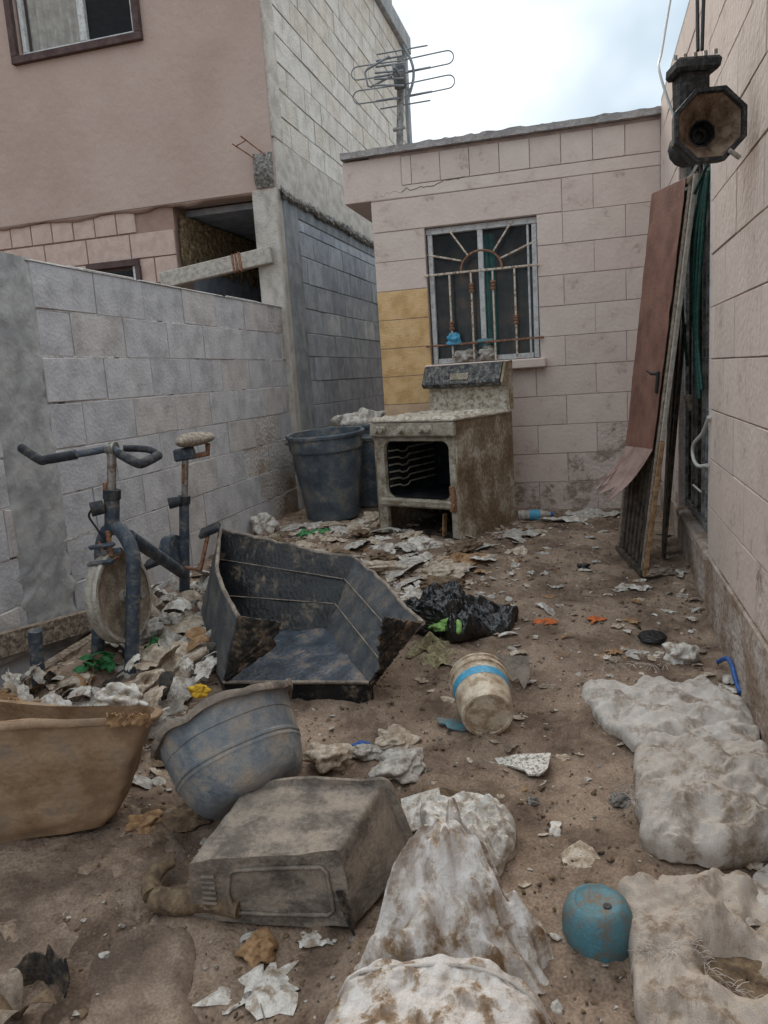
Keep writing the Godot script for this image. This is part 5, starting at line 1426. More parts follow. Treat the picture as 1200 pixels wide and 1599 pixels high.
func build_antenna() -> void:
	var o := V3(-1.33, 2.585, -6.0)
	var a := thing("television_antenna", "grey loop element television antenna on a short mast above the roof", "antenna", o)
	var add_pipe := func(called: String, pts: Array, r: float, m: Material = M.antenna_metal) -> void:
		var q := []
		for p in pts: q.append(p - o)
		part(called, pipe(q, r, 6), m, a)
	add_pipe.call("mast", [V3(-1.335, 2.587, -6.0), V3(-1.30, 3.0, -6.0), V3(-1.275, 3.36, -6.0)], 0.028, M.grey_steel)
	var u := V3(0.985, 0.06, -0.15)   # along the elements
	var at := func(x: float, y: float, z := -5.97) -> Vector3: return V3(-1.262, 0, z) + u * x + V3(0, y, 0)
	add_pipe.call("boom", [V3(-1.27, 3.20, -5.72), V3(-1.27, 3.20, -6.25)], 0.014)
	for s in [[3.245, 3.335], [3.08, 3.17]]:   # the two long folded loops
		var y0: float = s[0]
		var y1: float = s[1]
		for side in [-1, 1]:
			var p := [at.call(0.02 * side, y1 - 0.01)]
			p.append(at.call(0.30 * side, y1))
			for k in 9:
				var t := PI * k / 8.0
				p.append(at.call(side * (0.335 + sin(t) * 0.045), (y0 + y1) / 2 + cos(t) * (y1 - y0) / 2))
			p.append(at.call(0.02 * side, y0 - 0.01))
			add_pipe.call("folded_element", p, 0.005)
			add_pipe.call("element_sleeve", [at.call(0.04 * side, y0 - 0.004), at.call(0.21 * side, y0 - 0.002)], 0.008)
	for y in [3.405, 3.03]:
		add_pipe.call("reflector_rod", [at.call(-0.19, y, -6.0), at.call(0.19, y, -6.0)], 0.0055)
	var arc := []
	for k in 11:
		var t := k / 10.0
		arc.append(at.call(0.02 + 0.07 * sin(PI * t), lerpf(3.02, 3.41, t), -5.93))
	add_pipe.call("curved_support", arc, 0.011)
	for k in 5:
		var y := 3.10 + k * 0.05
		add_pipe.call("director_rod", [at.call(-0.16, y, -5.72 - k * 0.03), at.call(0.03, y + 0.01, -5.85)], 0.007)
	add_pipe.call("wire_loop", [at.call(-0.05, 3.30, -5.8), at.call(-0.22, 3.24, -5.8), at.call(-0.235, 3.22, -5.8), at.call(-0.22, 3.13, -5.8), at.call(-0.20, 3.12, -5.8), at.call(-0.04, 3.17, -5.8)], 0.008)
	var bx := Geo.new()
	bx.box(T(V3(-1.285, 3.21, -5.96) - o, 0, 0.2, 0.05), V3(0.09, 0.15, 0.07), 0.01)
	part("junction_box", bx, M.grey_plastic, a)
	add_pipe.call("mast_clamp", [V3(-1.36, 2.86, -5.98), V3(-1.27, 2.87, -5.98)], 0.014, M.grey_steel)

# ---------------------------------------------------------------- loose rubbish
var rags := []
var wads := []
var shards := []

func wad(i: int) -> ArrayMesh: return wads[i % wads.size()]
func shard(i: int) -> ArrayMesh: return shards[i % shards.size()]
func rag(i: int) -> ArrayMesh: return rags[i % rags.size()]

func drop(mesh: Mesh, m: Material, called: String, label: String, category: String, p: Vector3, size: Vector3, turn := 0.0, group := "", tip := Vector2.ZERO) -> MeshInstance3D:
	var o := inst(mesh, m)
	add(o, called)
	o.transform = Transform3D(Basis.from_euler(V3(tip.x, turn, tip.y)).scaled_local(size), p)
	tag(o, label, category, group)
	return o

const HEAP_SPOTS := [["behind the left end of the tan tub", -1.9, -2.0], ["behind the right end of the tan tub", -1.4, -2.0], ["between the bike fork and the tan tub", -1.66, -2.2], ["at the left side of the round basin's rim", -1.3, -2.2], ["against the left wall of the black tub", -1.5, -2.5], ["under the bike flywheel", -1.8, -2.55], ["beside the bike seat tube", -1.7, -2.95], ["against the grey wall behind the bike saddle", -2.05, -3.3], ["between the saddle and the black tub", -1.65, -3.3]]
const FAR_SPOTS := [["at the foot of the dented bin", -1.85, -4.8], ["against the grey wall left of the dented bin", -2.0, -4.4], ["before the left corner of the stove", -1.4, -4.6], ["before the right corner of the stove", -0.8, -4.2], ["behind the back wall of the black tub", -1.2, -3.9], ["behind the black rubbish bag", -0.8, -3.6], ["midway between the black tub and the stove", -1.1, -4.3]]
const DIRT_SPOTS := [["in front of the black disc", 0.2, -2.8], ["around the leaning door's foot", 0.2, -3.6], ["right of the black rubbish bag", -0.2, -3.2], ["beside the bucket", -0.2, -2.3], ["between the white bag and the middle sack", -0.1, -1.9], ["next to the aqua pot", 0.0, -1.5], ["in front of the end wall", -0.2, -4.8], ["on the path before the stove", -0.4, -4.0], ["behind the tote", -0.55, -1.9], ["close to the right wall's base", 0.42, -3.0], ["left of the far sack", -0.1, -2.6]]

func spot(x: float, z: float, list: Array) -> String:
	var best: Array = list[0]
	for q in list:
		if Vector2(x - q[1], z - q[2]).length() < Vector2(x - best[1], z - best[2]).length(): best = q
	return best[0]

func tone(size: float, k: int) -> String:
	return ("large " if size > 0.215 else "small ") + ["muddy crumpled", "dusty pale", "flattened dirty", "grey torn"][k % 4]

func build_rubbish() -> void:
	# the sacks along the right wall
	sack("flattened_sack", "dirty white woven sack lying flat against the right wall, farthest of the three big sacks", "sack",
		[[-0.035, -2.47], [0.02, -2.38], [0.07, -2.25], [0.13, -2.17], [0.22, -2.20], [0.33, -2.17], [0.45, -2.21], [0.47, -2.40], [0.455, -2.58], [0.36, -2.64], [0.25, -2.60], [0.17, -2.64], [0.07, -2.60], [-0.02, -2.57]], 0.075, 201, M.sack, {"frays": [[[0.02, -0.0, -2.60], [0.12, 0.015, -2.61], [0.26, 0.02, -2.60]]], "dent": [[Vector2(-0.07, -0.17), 0.05, 0.03]], "fold": 0.3, "lump": 0.22, "fold_freq": 8.0, "power": 0.45, "edge": 0.22})
	sack("filled_sack", "dirty white woven sack folded over against the right wall, middle of the three big sacks", "sack",
		[[0.09, -2.00], [0.10, -1.86], [0.125, -1.75], [0.20, -1.70], [0.30, -1.71], [0.40, -1.72], [0.47, -1.80], [0.475, -2.05], [0.47, -2.20], [0.34, -2.23], [0.22, -2.20], [0.14, -2.17]], 0.11, 211, M.sack_2, {"ridges": [[Vector2(-0.04, 0.22), Vector2(0.19, 0.03), 0.010, 0.022], [Vector2(0.03, 0.23), Vector2(0.2, 0.12), 0.009, 0.018], [Vector2(-0.16, 0.05), Vector2(0.0, 0.14), 0.012, 0.012]], "frays": [[[0.09, -0.07, -1.98], [0.09, -0.06, -1.90], [0.10, -0.06, -1.84]]], "fold": 0.32, "lump": 0.22, "fold_freq": 8.0, "power": 0.4, "edge": 0.22})
	sack("torn_sack", "dirty white woven sack with a dark muddy hollow in the near right corner", "sack",
		[[0.055, -1.60], [0.06, -1.48], [0.07, -1.37], [0.085, -1.22], [0.13, -1.08], [0.30, -1.04], [0.44, -1.10], [0.46, -1.32], [0.42, -1.48], [0.30, -1.62], [0.22, -1.67], [0.12, -1.66]], 0.095, 221, M.sack_3, {"ridges": [[Vector2(-0.16, 0.10), Vector2(0.1, 0.24), 0.010, 0.022], [Vector2(-0.1, -0.2), Vector2(0.16, 0.0), 0.009, 0.016]], "dent": [[Vector2(0.03, -0.01), 0.055, 0.07], [Vector2(0.07, 0.06), 0.05, 0.05]], "frays": [[[0.07, -0.10, -1.38], [0.10, -0.07, -1.36], [0.15, -0.05, -1.35]], [[0.17, -0.075, -1.42], [0.20, -0.085, -1.35], [0.27, -0.085, -1.27]]], "fold": 0.34, "lump": 0.25, "fold_freq": 8.0, "power": 0.5, "edge": 0.22})
	drop(rag(1), M.mud, "mud_clump", "dark clump of mud in the hollow of the near right sack", "mud", V3(0.265, -0.115, -1.365), V3(0.20, 0.10, 0.17), 0.4)
	drop(rag(4), M.sack, "sack_scrap", "small torn sack scrap squeezed between the middle and the near right sack", "sack", V3(0.37, -0.11, -1.60), V3(0.22, 0.16, 0.16), 0.8)
	# the draped white sack in the foreground and the bag behind it
	sack("draped_sack", "crumpled white sack with brown stains pulled up to a peak in the foreground", "sack",
		[[-0.50, -1.27], [-0.445, -1.38], [-0.39, -1.48], [-0.35, -1.60], [-0.29, -1.63], [-0.24, -1.55], [-0.19, -1.45], [-0.10, -1.40], [-0.085, -1.34], [-0.14, -1.28], [-0.28, -1.25], [-0.44, -1.25]], 0.21, 231, M.white_sack, {"power": 2.4, "edge": 0.12, "fold": 0.8, "fold_freq": 7.0, "lump": 0.25, "radial": 0.22, "peak": Vector2(-0.03, -0.10)})
	var hem := thing("hemmed_sack", "pale sack with a stitched hem spread flat along the bottom edge", "sack", V3(-0.29, -0.135, -1.15))
	var hn := noise(241, 6.0, 3)
	var hg := Geo.new()
	hg.shell(60, 24, func(u: float, v: float):
		var x := lerpf(-0.20, 0.21, u) * (1.0 + 0.12 * (1 - v))
		var z := lerpf(0.10, -0.10, v) + 0.012 * sin(u * 7)
		return V3(x, 0.030 + 0.03 * sin(PI * u) + 0.012 * hn.get_noise_2d(x * 2, z * 2) + 0.02 * v - 0.07 * pow(absf(2 * u - 1), 6.0), z), 0.004)
	part("cloth", hg, M.white_sack, hem)
	var hl := []
	for i in 25:
		var u := i / 24.0
		hl.append(V3(lerpf(-0.20, 0.21, u) * 1.01, 0.037 + 0.03 * sin(PI * u) + 0.016 - 0.07 * pow(absf(2 * u - 1), 6.0), -0.078 + 0.012 * sin(u * 7)))
	part("hem", pipe(hl, 0.004, 5), M.sack, hem)
	sack("white_bag", "white plastic bag half covered in mud just behind the draped white sack", "bag",
		[[-0.43, -1.78], [-0.40, -1.66], [-0.33, -1.60], [-0.24, -1.60], [-0.19, -1.68], [-0.20, -1.80], [-0.27, -1.86], [-0.36, -1.86]], 0.085, 251, M.film, {"fold": 0.5, "fold_freq": 9.0, "lump": 0.3, "power": 0.6})
	drop(rag(1), M.mud, "muddy_cloth", "mud coloured cloth crumpled beside the white bag and the tote", "cloth", V3(-0.37, -0.125, -1.90), V3(0.2, 0.22, 0.2), 0.6)
	drop(wad(4), M.film, "white_bag_end", "white twisted bag end sticking out left of the draped sack's peak", "bag", V3(-0.40, -0.15, -1.50), V3(0.12, 0.10, 0.10), 0.9)
	# black rubbish bag
	var bb := thing("black_rubbish_bag", "shiny black plastic rubbish bag slumped beside the torn black tub", "rubbish bag", V3(-0.58, -0.055, -3.14))
	part("bag", sack_geo([Vector2(-0.22, 0.02), Vector2(-0.20, 0.12), Vector2(-0.06, 0.12), Vector2(0.06, 0.10), Vector2(0.06, -0.08), Vector2(-0.03, -0.16), Vector2(-0.16, -0.12)], 0.16, 261, {"fold": 0.75, "fold_freq": 8.0, "lump": 0.35, "power": 0.7, "wrinkle": 0.004}), M.bin_bag, bb)
	part("bag_mouth", sack_geo([Vector2(-0.04, 0.06), Vector2(0.02, 0.19), Vector2(0.12, 0.13), Vector2(0.25, 0.04), Vector2(0.26, -0.08), Vector2(0.14, -0.15), Vector2(0.0, -0.12)], 0.10, 271, {"fold": 0.7, "fold_freq": 7.0, "lump": 0.35, "power": 0.7, "radial": 0.15, "wrinkle": 0.004}), M.bin_bag, bb)
	# bucket
	var ba := V3(-0.365, 0.03, -2.40)
	var bo := V3(-0.313, -0.012, -2.21)
	var o := V3(-0.33, -0.095, -2.28)
	var dir := (ba - bo).normalized()
	var bx := Transform3D(Basis(Quaternion(Vector3.UP, dir)), bo - o)
	var bk := thing("tan_bucket", "tan plastic bucket with a blue printed band lying on its side on the dirt", "bucket", o)
	var bg := Geo.new()
	bg.lathe([Vector2(0, 0.004), Vector2(0.068, 0.004), Vector2(0.071, 0), Vector2(0.079, 0), Vector2(0.082, 0.006), Vector2(0.093, 0.15), Vector2(0.0935, 0.165)], 40, bx)
	bg.lathe([Vector2(0.089, 0.2), Vector2(0.078, 0.01), Vector2(0, 0.009)], 40, bx)
	part("body", bg, M.bucket, bk)
	var br := Geo.new()
	br.lathe([Vector2(0.0935, 0.165), Vector2(0.1, 0.166), Vector2(0.1, 0.176), Vector2(0.095, 0.178), Vector2(0.095, 0.195), Vector2(0.1, 0.197), Vector2(0.099, 0.205), Vector2(0.089, 0.205), Vector2(0.089, 0.2)], 40, bx)
	part("rim", br, M.bucket, bk)
	var bs := Geo.new()
	bs.grid(48, 2, func(u: float, v: float):
		var a := u * TAU
		var y := lerpf(0.105, 0.14, v)
		var r := lerpf(0.082, 0.0935, (y - 0.006) / 0.16) + 0.0012
		return bx * V3(cos(a) * r, y, -sin(a) * r))
	part("printed_band", bs, M.blue_print, bk, "worn blue band printed round the bucket")
	# aqua pot
	var ap := thing("aqua_pot", "chipped aqua plastic pot standing upside down beside the near right sack", "pot", V3(0.003, -0.15, -1.475))
	var ag := Geo.new()
	var an := noise(281, 9.0, 3)
	ag.lathe([Vector2(0.0, -0.01), Vector2(0.068, -0.01), Vector2(0.073, 0.0), Vector2(0.073, 0.04), Vector2(0.070, 0.062), Vector2(0.064, 0.078), Vector2(0.055, 0.087), Vector2(0.047, 0.089), Vector2(0.04, 0.085), Vector2(0.0, 0.082)], 44, T(), func(p: Vector3): return p * (1.0 + 0.02 * an.get_noise_3dv(p)))
	part("shell", ag, M.aqua, ap)
	var hole := Geo.new()
	hole.lathe([Vector2(0.008, -0.003), Vector2(0.009, 0.002), Vector2(0.006, 0.003), Vector2(0.0, 0.001)], 10, T(V3(0.02, 0.084, 0.01)))
	part("drain_hole", hole, M.black_wire, ap)
	# single small things
	var tl := Geo.new()
	tl.plate(PackedVector2Array([Vector2(-0.06, -0.03), Vector2(-0.045, -0.034), Vector2(0.03, -0.02), Vector2(0.06, 0.03), Vector2(0.03, 0.045), Vector2(-0.02, 0.03), Vector2(-0.03, 0.005), Vector2(-0.05, 0.004)]), 0.004, T(V3(0, 0.01, 0), 0.06, 0, -0.05))
	solo("teal_shard", tl, M.aqua, "flat teal plastic shard under the left side of the bucket", "shard", on(-0.43, -2.27), 0.1)
	var wt := Geo.new()
	wt.box(T(V3(0, 0.03, 0), 0.35, 0.3, 0.3), V3(0.11, 0.006, 0.11), 0.001)
	solo("white_tile", wt, M.film, "pale square tile leaning behind the right side of the tote", "tile", on(-0.44, -1.80))
	var sh := Geo.new()
	sh.plate(PackedVector2Array([Vector2(-0.11, -0.02), Vector2(-0.03, -0.025), Vector2(0.0, -0.035), Vector2(0.05, -0.03), Vector2(0.10, -0.03), Vector2(0.095, 0.0), Vector2(0.085, 0.045), Vector2(0.06, 0.07), Vector2(0.03, 0.065), Vector2(0.02, 0.045), Vector2(-0.02, 0.02), Vector2(-0.05, 0.01)]), 0.006, T(V3(0, 0.016, 0), 0.12, 0, 0.1))
	solo("white_shard", sh, M.enamel_chip, "broken white enamelled shard with a jagged edge in front of the bucket", "shard", on(-0.215, -2.09), 0.1)
	var chip := Geo.new()
	chip.plate(PackedVector2Array([Vector2(-0.07, -0.05), Vector2(0.05, -0.06), Vector2(0.06, 0.02), Vector2(0.045, 0.07), Vector2(0.02, 0.03), Vector2(0.0, 0.045), Vector2(-0.03, 0.02), Vector2(-0.06, 0.03)]), 0.006, T(V3(0, 0.045, 0), 0.75, 0, -0.15))
	solo("grey_shard", chip, M.tote_plastic, "curved grey plastic shard just behind the bucket", "shard", on(-0.27, -2.62), -0.1)
	var dk := Geo.new()
	dk.lathe([Vector2(0.0, 0.0), Vector2(0.05, 0.0), Vector2(0.056, 0.008), Vector2(0.05, 0.016), Vector2(0.0, 0.018)], 26, T(V3(0, 0.008, 0), 0.08))
	solo("black_disc", dk, M.black_plastic, "round black disc lying on the dirt towards the right wall", "disc", on(0.235, -3.03))
	drop(rag(3), M.wood, "brown_scrap", "thin brown scrap lying in front of the round black disc", "scrap", on(0.22, -2.93), V3(0.22, 0.05, 0.09), 0.2)
	drop(rag(0), M.orange, "orange_wrapper", "bright orange wrapper on the open dirt", "wrapper", on(-0.19, -3.18), V3(0.10, 0.06, 0.08), 0.4)
	drop(rag(5), M.orange, "faded_wrapper", "faded orange wrapper near the right wall base", "wrapper", on(0.03, -3.25), V3(0.11, 0.04, 0.06), 1.2)
	drop(wad(7), M.film, "white_tissue", "crumpled white tissue by the right wall behind the far sack", "tissue", on(0.33, -2.84), V3(0.12, 0.10, 0.12), 0.3)
	solo("blue_tube", pipe(smooth([on(0.44, -2.80, 0.02), V3(0.462, 0.0, -2.72), V3(0.472, -0.05, -2.62), V3(0.475, -0.06, -2.58)], 6), 0.008, 8), M.blue_bit, "bent blue plastic tube between the far sack and the wall", "tube")
	drop(wad(1), M.black_plastic, "black_lump", "small black lump on the dirt path before the leaning door", "lump", on(-0.03, -3.91), V3(0.07, 0.035, 0.05))
	drop(wad(3), M.stone, "grey_stone", "rounded grey stone to the left of the middle sack", "stone", on(0.065, -1.95, -0.005), V3(0.06, 0.045, 0.06))
	drop(wad(5), M.stone, "small_grey_stone", "small grey stone on the dirt right of the white bag", "stone", on(-0.16, -1.93, -0.004), V3(0.035, 0.03, 0.03))
	var bt := thing("plastic_bottle", "clear blue capped plastic bottle lying at the foot of the end wall", "bottle", on(-0.35, -5.05, 0.035), 0.15)
	var btg := Geo.new()
	btg.lathe([Vector2(0.0, -0.1), Vector2(0.03, -0.1), Vector2(0.034, -0.09), Vector2(0.033, 0.0), Vector2(0.034, 0.05), Vector2(0.014, 0.10), Vector2(0.013, 0.115)], 18, T(Vector3.ZERO, 0, 0, -PI / 2))
	part("body", btg, M.film_grey, bt)
	var bc := Geo.new()
	bc.lathe([Vector2(0.016, 0.11), Vector2(0.016, 0.13), Vector2(0.0, 0.131)], 14, T(Vector3.ZERO, 0, 0, -PI / 2))
	part("cap", bc, M.blue_bit, bt)
	var bl := Geo.new()
	bl.lathe([Vector2(0.0345, -0.03), Vector2(0.0345, 0.04)], 18, T(Vector3.ZERO, 0, 0, -PI / 2))
	part("wrapper", bl, M.blue_print, bt)
	# gloves beside the black tub
	var gl := thing("green_glove", "bright green rubber glove crumpled with olive cloth beside the torn black tub", "glove", V3(-0.60, -0.06, -2.98))
	for k in 5:
		var a := k * 0.3
		var q := []
		for p in smooth([V3(0.0, 0.075, -0.03), V3(0.02 + 0.012 * k, 0.09, -0.05 + 0.012 * k), V3(0.05 + 0.008 * k, 0.075, -0.05 + 0.02 * k), V3(0.055 + 0.006 * k, 0.055, -0.04 + 0.022 * k)], 4): q.append(p)
		part("finger", pipe(q, [0.011, 0.012, 0.012, 0.012, 0.012, 0.012, 0.012, 0.012, 0.012, 0.012, 0.012, 0.011, 0.006], 8), M.glove, gl)
	part("palm", wad(0), M.glove, gl).transform = Transform3D(Basis().scaled(V3(0.10, 0.05, 0.08)), V3(0.0, 0.045, -0.03))
	drop(rag(6), M.olive, "olive_cloth", "olive green cloth folded under the bright green glove", "cloth", V3(-0.625, -0.065, -2.90), V3(0.22, 0.22, 0.16), 0.5)
	drop(rag(2), M.olive, "olive_rag", "muddy olive rag between the black tub and the bucket", "rag", V3(-0.58, -0.07, -2.80), V3(0.2, 0.16, 0.14), 1.5)
	# the boot-like roll by the tote
	var rl := thing("rolled_cloth", "brown muddy rolled cloth bent in an L, left of the tote", "cloth", V3(-0.93, -0.14, -1.41))
	part("roll", pipe(smooth([V3(0.16, 0.03, 0.03), V3(0.08, 0.035, 0.02), V3(0.0, 0.03, 0.035), V3(-0.06, 0.03, 0.03)], 5), [0.022, 0.023, 0.025, 0.027, 0.028, 0.028, 0.028, 0.028, 0.029, 0.03, 0.03, 0.03, 0.029, 0.029, 0.028, 0.022], 12), M.mud, rl)
	part("fold", pipe(smooth([V3(-0.06, 0.035, 0.03), V3(-0.085, 0.045, -0.005), V3(-0.08, 0.055, -0.05), V3(-0.06, 0.06, -0.07)], 5), [0.024, 0.025, 0.025, 0.024, 0.023, 0.022, 0.021, 0.02, 0.02, 0.019, 0.018, 0.018, 0.018, 0.018, 0.017, 0.014], 12), M.mud, rl)
	drop(wad(4), M.card, "food_lump", "yellowish brown lump lying on torn white film near the tote", "lump", on(-0.70, -1.315, -0.004), V3(0.075, 0.085, 0.07), 0.3)
	drop(rag(7), M.film, "torn_film", "torn white plastic film spread on the mud below the tote", "film", on(-0.67, -1.235, 0.003), V3(0.19, 0.06, 0.13), 0.6)
	drop(rag(2), M.film, "small_torn_film", "small torn white film just under the tote's base", "film", on(-0.60, -1.375, 0.004), V3(0.08, 0.07, 0.05), 0.2)
	drop(wad(4), M.film_mud, "clear_bottle_end", "dusty crumpled bag pressed behind the left top edge of the tote", "bag", V3(-0.86, -0.13, -1.72), V3(0.16, 0.24, 0.14), 0.7)
	drop(wad(7), M.film_mud, "dusty_bag", "dusty pale bag between the round basin and the tote's top", "bag", V3(-0.80, -0.12, -1.70), V3(0.12, 0.20, 0.1), 0.2)
	drop(wad(1), M.card, "ochre_lump", "ochre crumbly lump under the right end of the tan tub", "lump", V3(-1.19, -0.14, -1.66), V3(0.10, 0.07, 0.08), 0.5)
	drop(rag(4), M.mud, "brown_matting", "dark brown matting between the tan tub and the round basin", "matting", on(-1.10, -1.73, 0.004), V3(0.22, 0.10, 0.14), 0.3)
	var sp := [[-0.78, -2.02, 0.15, 0.10, "pale muddy bag right of the round basin"], [-0.55, -2.02, 0.20, 0.09, "muddy bag with a dark tied end below the black tub"], [-0.60, -2.17, 0.17, 0.07, "pale flat bag below the torn front of the black tub"], [-0.68, -2.10, 0.10, 0.06, "small white scrap bag between two muddy bags"]]
	for k in sp.size():
		drop(wad(k + 1), M.film_mud if k % 2 == 0 else M.film_grey, "muddy_bag", sp[k][4], "bag", on(sp[k][0], sp[k][1], -0.004), V3(sp[k][2], sp[k][3], sp[k][2] * 0.75), k * 1.1)
	drop(rag(5), M.blue_bit, "blue_scrap", "small dark blue scrap below the black tub", "scrap", on(-0.70, -2.14, 0.004), V3(0.07, 0.05, 0.05))
	# in front of the stove and along the end wall
	drop(wad(2), M.film, "white_jug", "white plastic jug at the foot of the grey wall behind the black tub", "jug", V3(-2.13, 0.05, -4.70), V3(0.19, 0.20, 0.16))
	drop(rag(3), M.green, "green_wrapper", "shiny green wrapper on the rubbish in front of the dented bin", "wrapper", V3(-1.62, 0.10, -4.50), V3(0.17, 0.12, 0.14), 0.3)
	drop(rag(5), M.green, "dark_green_wrapper", "dark green wrapper left of the shiny green one", "wrapper", V3(-1.72, 0.10, -4.42), V3(0.13, 0.12, 0.10), 1.3)
	drop(wad(0), M.film, "white_cushion_bag", "clean white bag lying flat in front of the stove's base", "bag", V3(-0.97, 0.04, -4.22), V3(0.28, 0.10, 0.17), 0.2)
	drop(rag(1), M.film_grey, "crumpled_white_film", "white crumpled film at the right foot of the stove", "film", on(-0.40, -4.60, 0.004), V3(0.22, 0.24, 0.20), 0.5)
	drop(rag(6), M.card, "flattened_card", "brown flattened cardboard on the dirt right of the stove base", "cardboard", on(-0.68, -4.05, 0.006), V3(0.34, 0.12, 0.24), 0.8)
	drop(rag(2), M.film_grey, "big_crumpled_sheet", "grey crumpled plastic sheet against the end wall left of the leaning door", "sheet", on(0.02, -5.15, 0.004), V3(0.40, 0.26, 0.26), 0.3)
	drop(rag(7), M.film, "white_sheet_scrap", "white sheet scrap on the ground before the end wall", "sheet", on(-0.12, -5.02, 0.004), V3(0.30, 0.10, 0.14), 0.1)
	for k in 3:
		drop(rag(k), M.film, "paper_scrap", ["white paper scrap left of the leaning door's foot", "white paper scrap under the leaning door's foot", "white paper scrap on the doorway side of the leaning door"][k], "paper", on([0.17, 0.24, 0.40][k], [-3.62, -3.60, -3.86][k], 0.006), V3([0.11, 0.10, 0.18][k], 0.08, [0.07, 0.06, 0.11][k]), k * 0.9)
	drop(wad(3), M.wood, "wood_chunk", "short wood chunk behind the foot of the leaning door", "wood", on(0.33, -3.80), V3(0.16, 0.06, 0.08), 0.3)
	# on the window sill
	drop(wad(1), M.film_grey, "grey_sill_bag", "grey bag lying on the window sill behind the bars, left", "bag", V3(-0.815, 1.112, -5.455), V3(0.17, 0.13, 0.07), 0.1)
	drop(wad(5), M.film_grey, "round_sill_bag", "grey bag with an aqua top on the window sill by the middle bar", "bag", V3(-0.655, 1.112, -5.455), V3(0.14, 0.14, 0.07), 0.5)
	drop(wad(6), M.aqua, "aqua_cloth", "aqua cloth laid on the round grey sill bag", "cloth", V3(-0.68, 1.215, -5.452), V3(0.15, 0.07, 0.06), 0.0)
	drop(wad(7), M.blue_print, "blue_knot", "pale blue cloth knotted to the leftmost window bar", "cloth", V3(-0.885, 1.235, -5.42), V3(0.10, 0.11, 0.05), 0.2)
	# planks at the foot of the left wall
	solo("weathered_plank", bar(V3(-2.215, 0.17, -1.95), V3(-2.205, 0.03, -2.95), 0.10, 0.03, 0.004), M.wood, "weathered plank on edge along the foot of the grey wall, the upper one", "plank")
	solo("lower_plank", bar(V3(-2.12, -0.05, -1.95), V3(-2.15, -0.04, -2.90), 0.07, 0.05, 0.005), M.wood, "weathered thick plank on the ground along the grey wall, the lower one", "plank")
	solo("post_stub", pipe([V3(-2.04, -0.10, -2.31), V3(-2.008, 0.195, -2.30)], 0.026, 10), M.bike_paint, "short grey pipe stub standing before the two planks", "pipe")
	var pk := thing("wooden_plank", "whitewashed plank across the carport opening with a rusty tie", "plank", V3(-2.74, 1.955, -5.60))
	var pg := Geo.new()
	pg.box(along(V3(-0.47, -0.05, 0), V3(0.47, 0.05, 0)), V3(0.95, 0.125, 0.045), 0.006, 0.004, rng)
	part("board", pg, M.pale_wood, pk)
	for x in [0.16, 0.19, 0.22]:
		var tie := Geo.new()
		tie.box(T(V3(x, x * 0.1, 0), 0, 0, 0.1), V3(0.022, 0.14, 0.062), 0.008, 0.004, rng)
		part("tie", tie, M.rust, pk)
	# green plastic leaves and a yellow bit in the heap
	var lv := thing("green_leaves", "small green leafy sprig in the rubbish at the left foot of the bike fork", "plant", V3(-1.86, -0.02, -2.42))
	var r := RandomNumberGenerator.new()
	r.seed = 77
	for k in 16:
		var p := V3(r.randf_range(-0.06, 0.09), r.randf_range(0.02, 0.10), r.randf_range(-0.05, 0.06))
		var l := Geo.new()
		l.shell(8, 4, func(u: float, v: float): return V3((u - 0.5) * 0.055, 0.008 * sin(PI * u) - 0.01 * absf(v - 0.5), (v - 0.5) * 0.034 * sin(PI * clampf(u, 0.05, 0.95))), 0.0012)
		part("leaf", l, M.green, lv).transform = T(p, r.randf_range(-0.8, 0.8), r.randf() * TAU, r.randf_range(-0.8, 0.8))
	part("stem", pipe([V3(0, -0.03, 0), V3(0.02, 0.05, 0), V3(0.06, 0.08, 0.02)], 0.003, 5), M.green, lv)
	drop(rag(0), M.green, "green_scrap", "green plastic scrap behind the right leg of the bike fork", "scrap", V3(-1.70, 0.02, -2.62), V3(0.12, 0.2, 0.08), 0.4)
	drop(wad(2), M.yellow_bit, "yellow_wrapper", "yellow wrapper in the heap left of the round basin", "wrapper", V3(-1.27, 0.03, -2.16), V3(0.07, 0.06, 0.05), 0.2)
	drop(wad(5), M.film, "white_bundle", "white bundle with a purple mark on the heap behind the tan tub", "bundle", V3(-1.45, 0.05, -1.98), V3(0.17, 0.12, 0.12), 0.2)
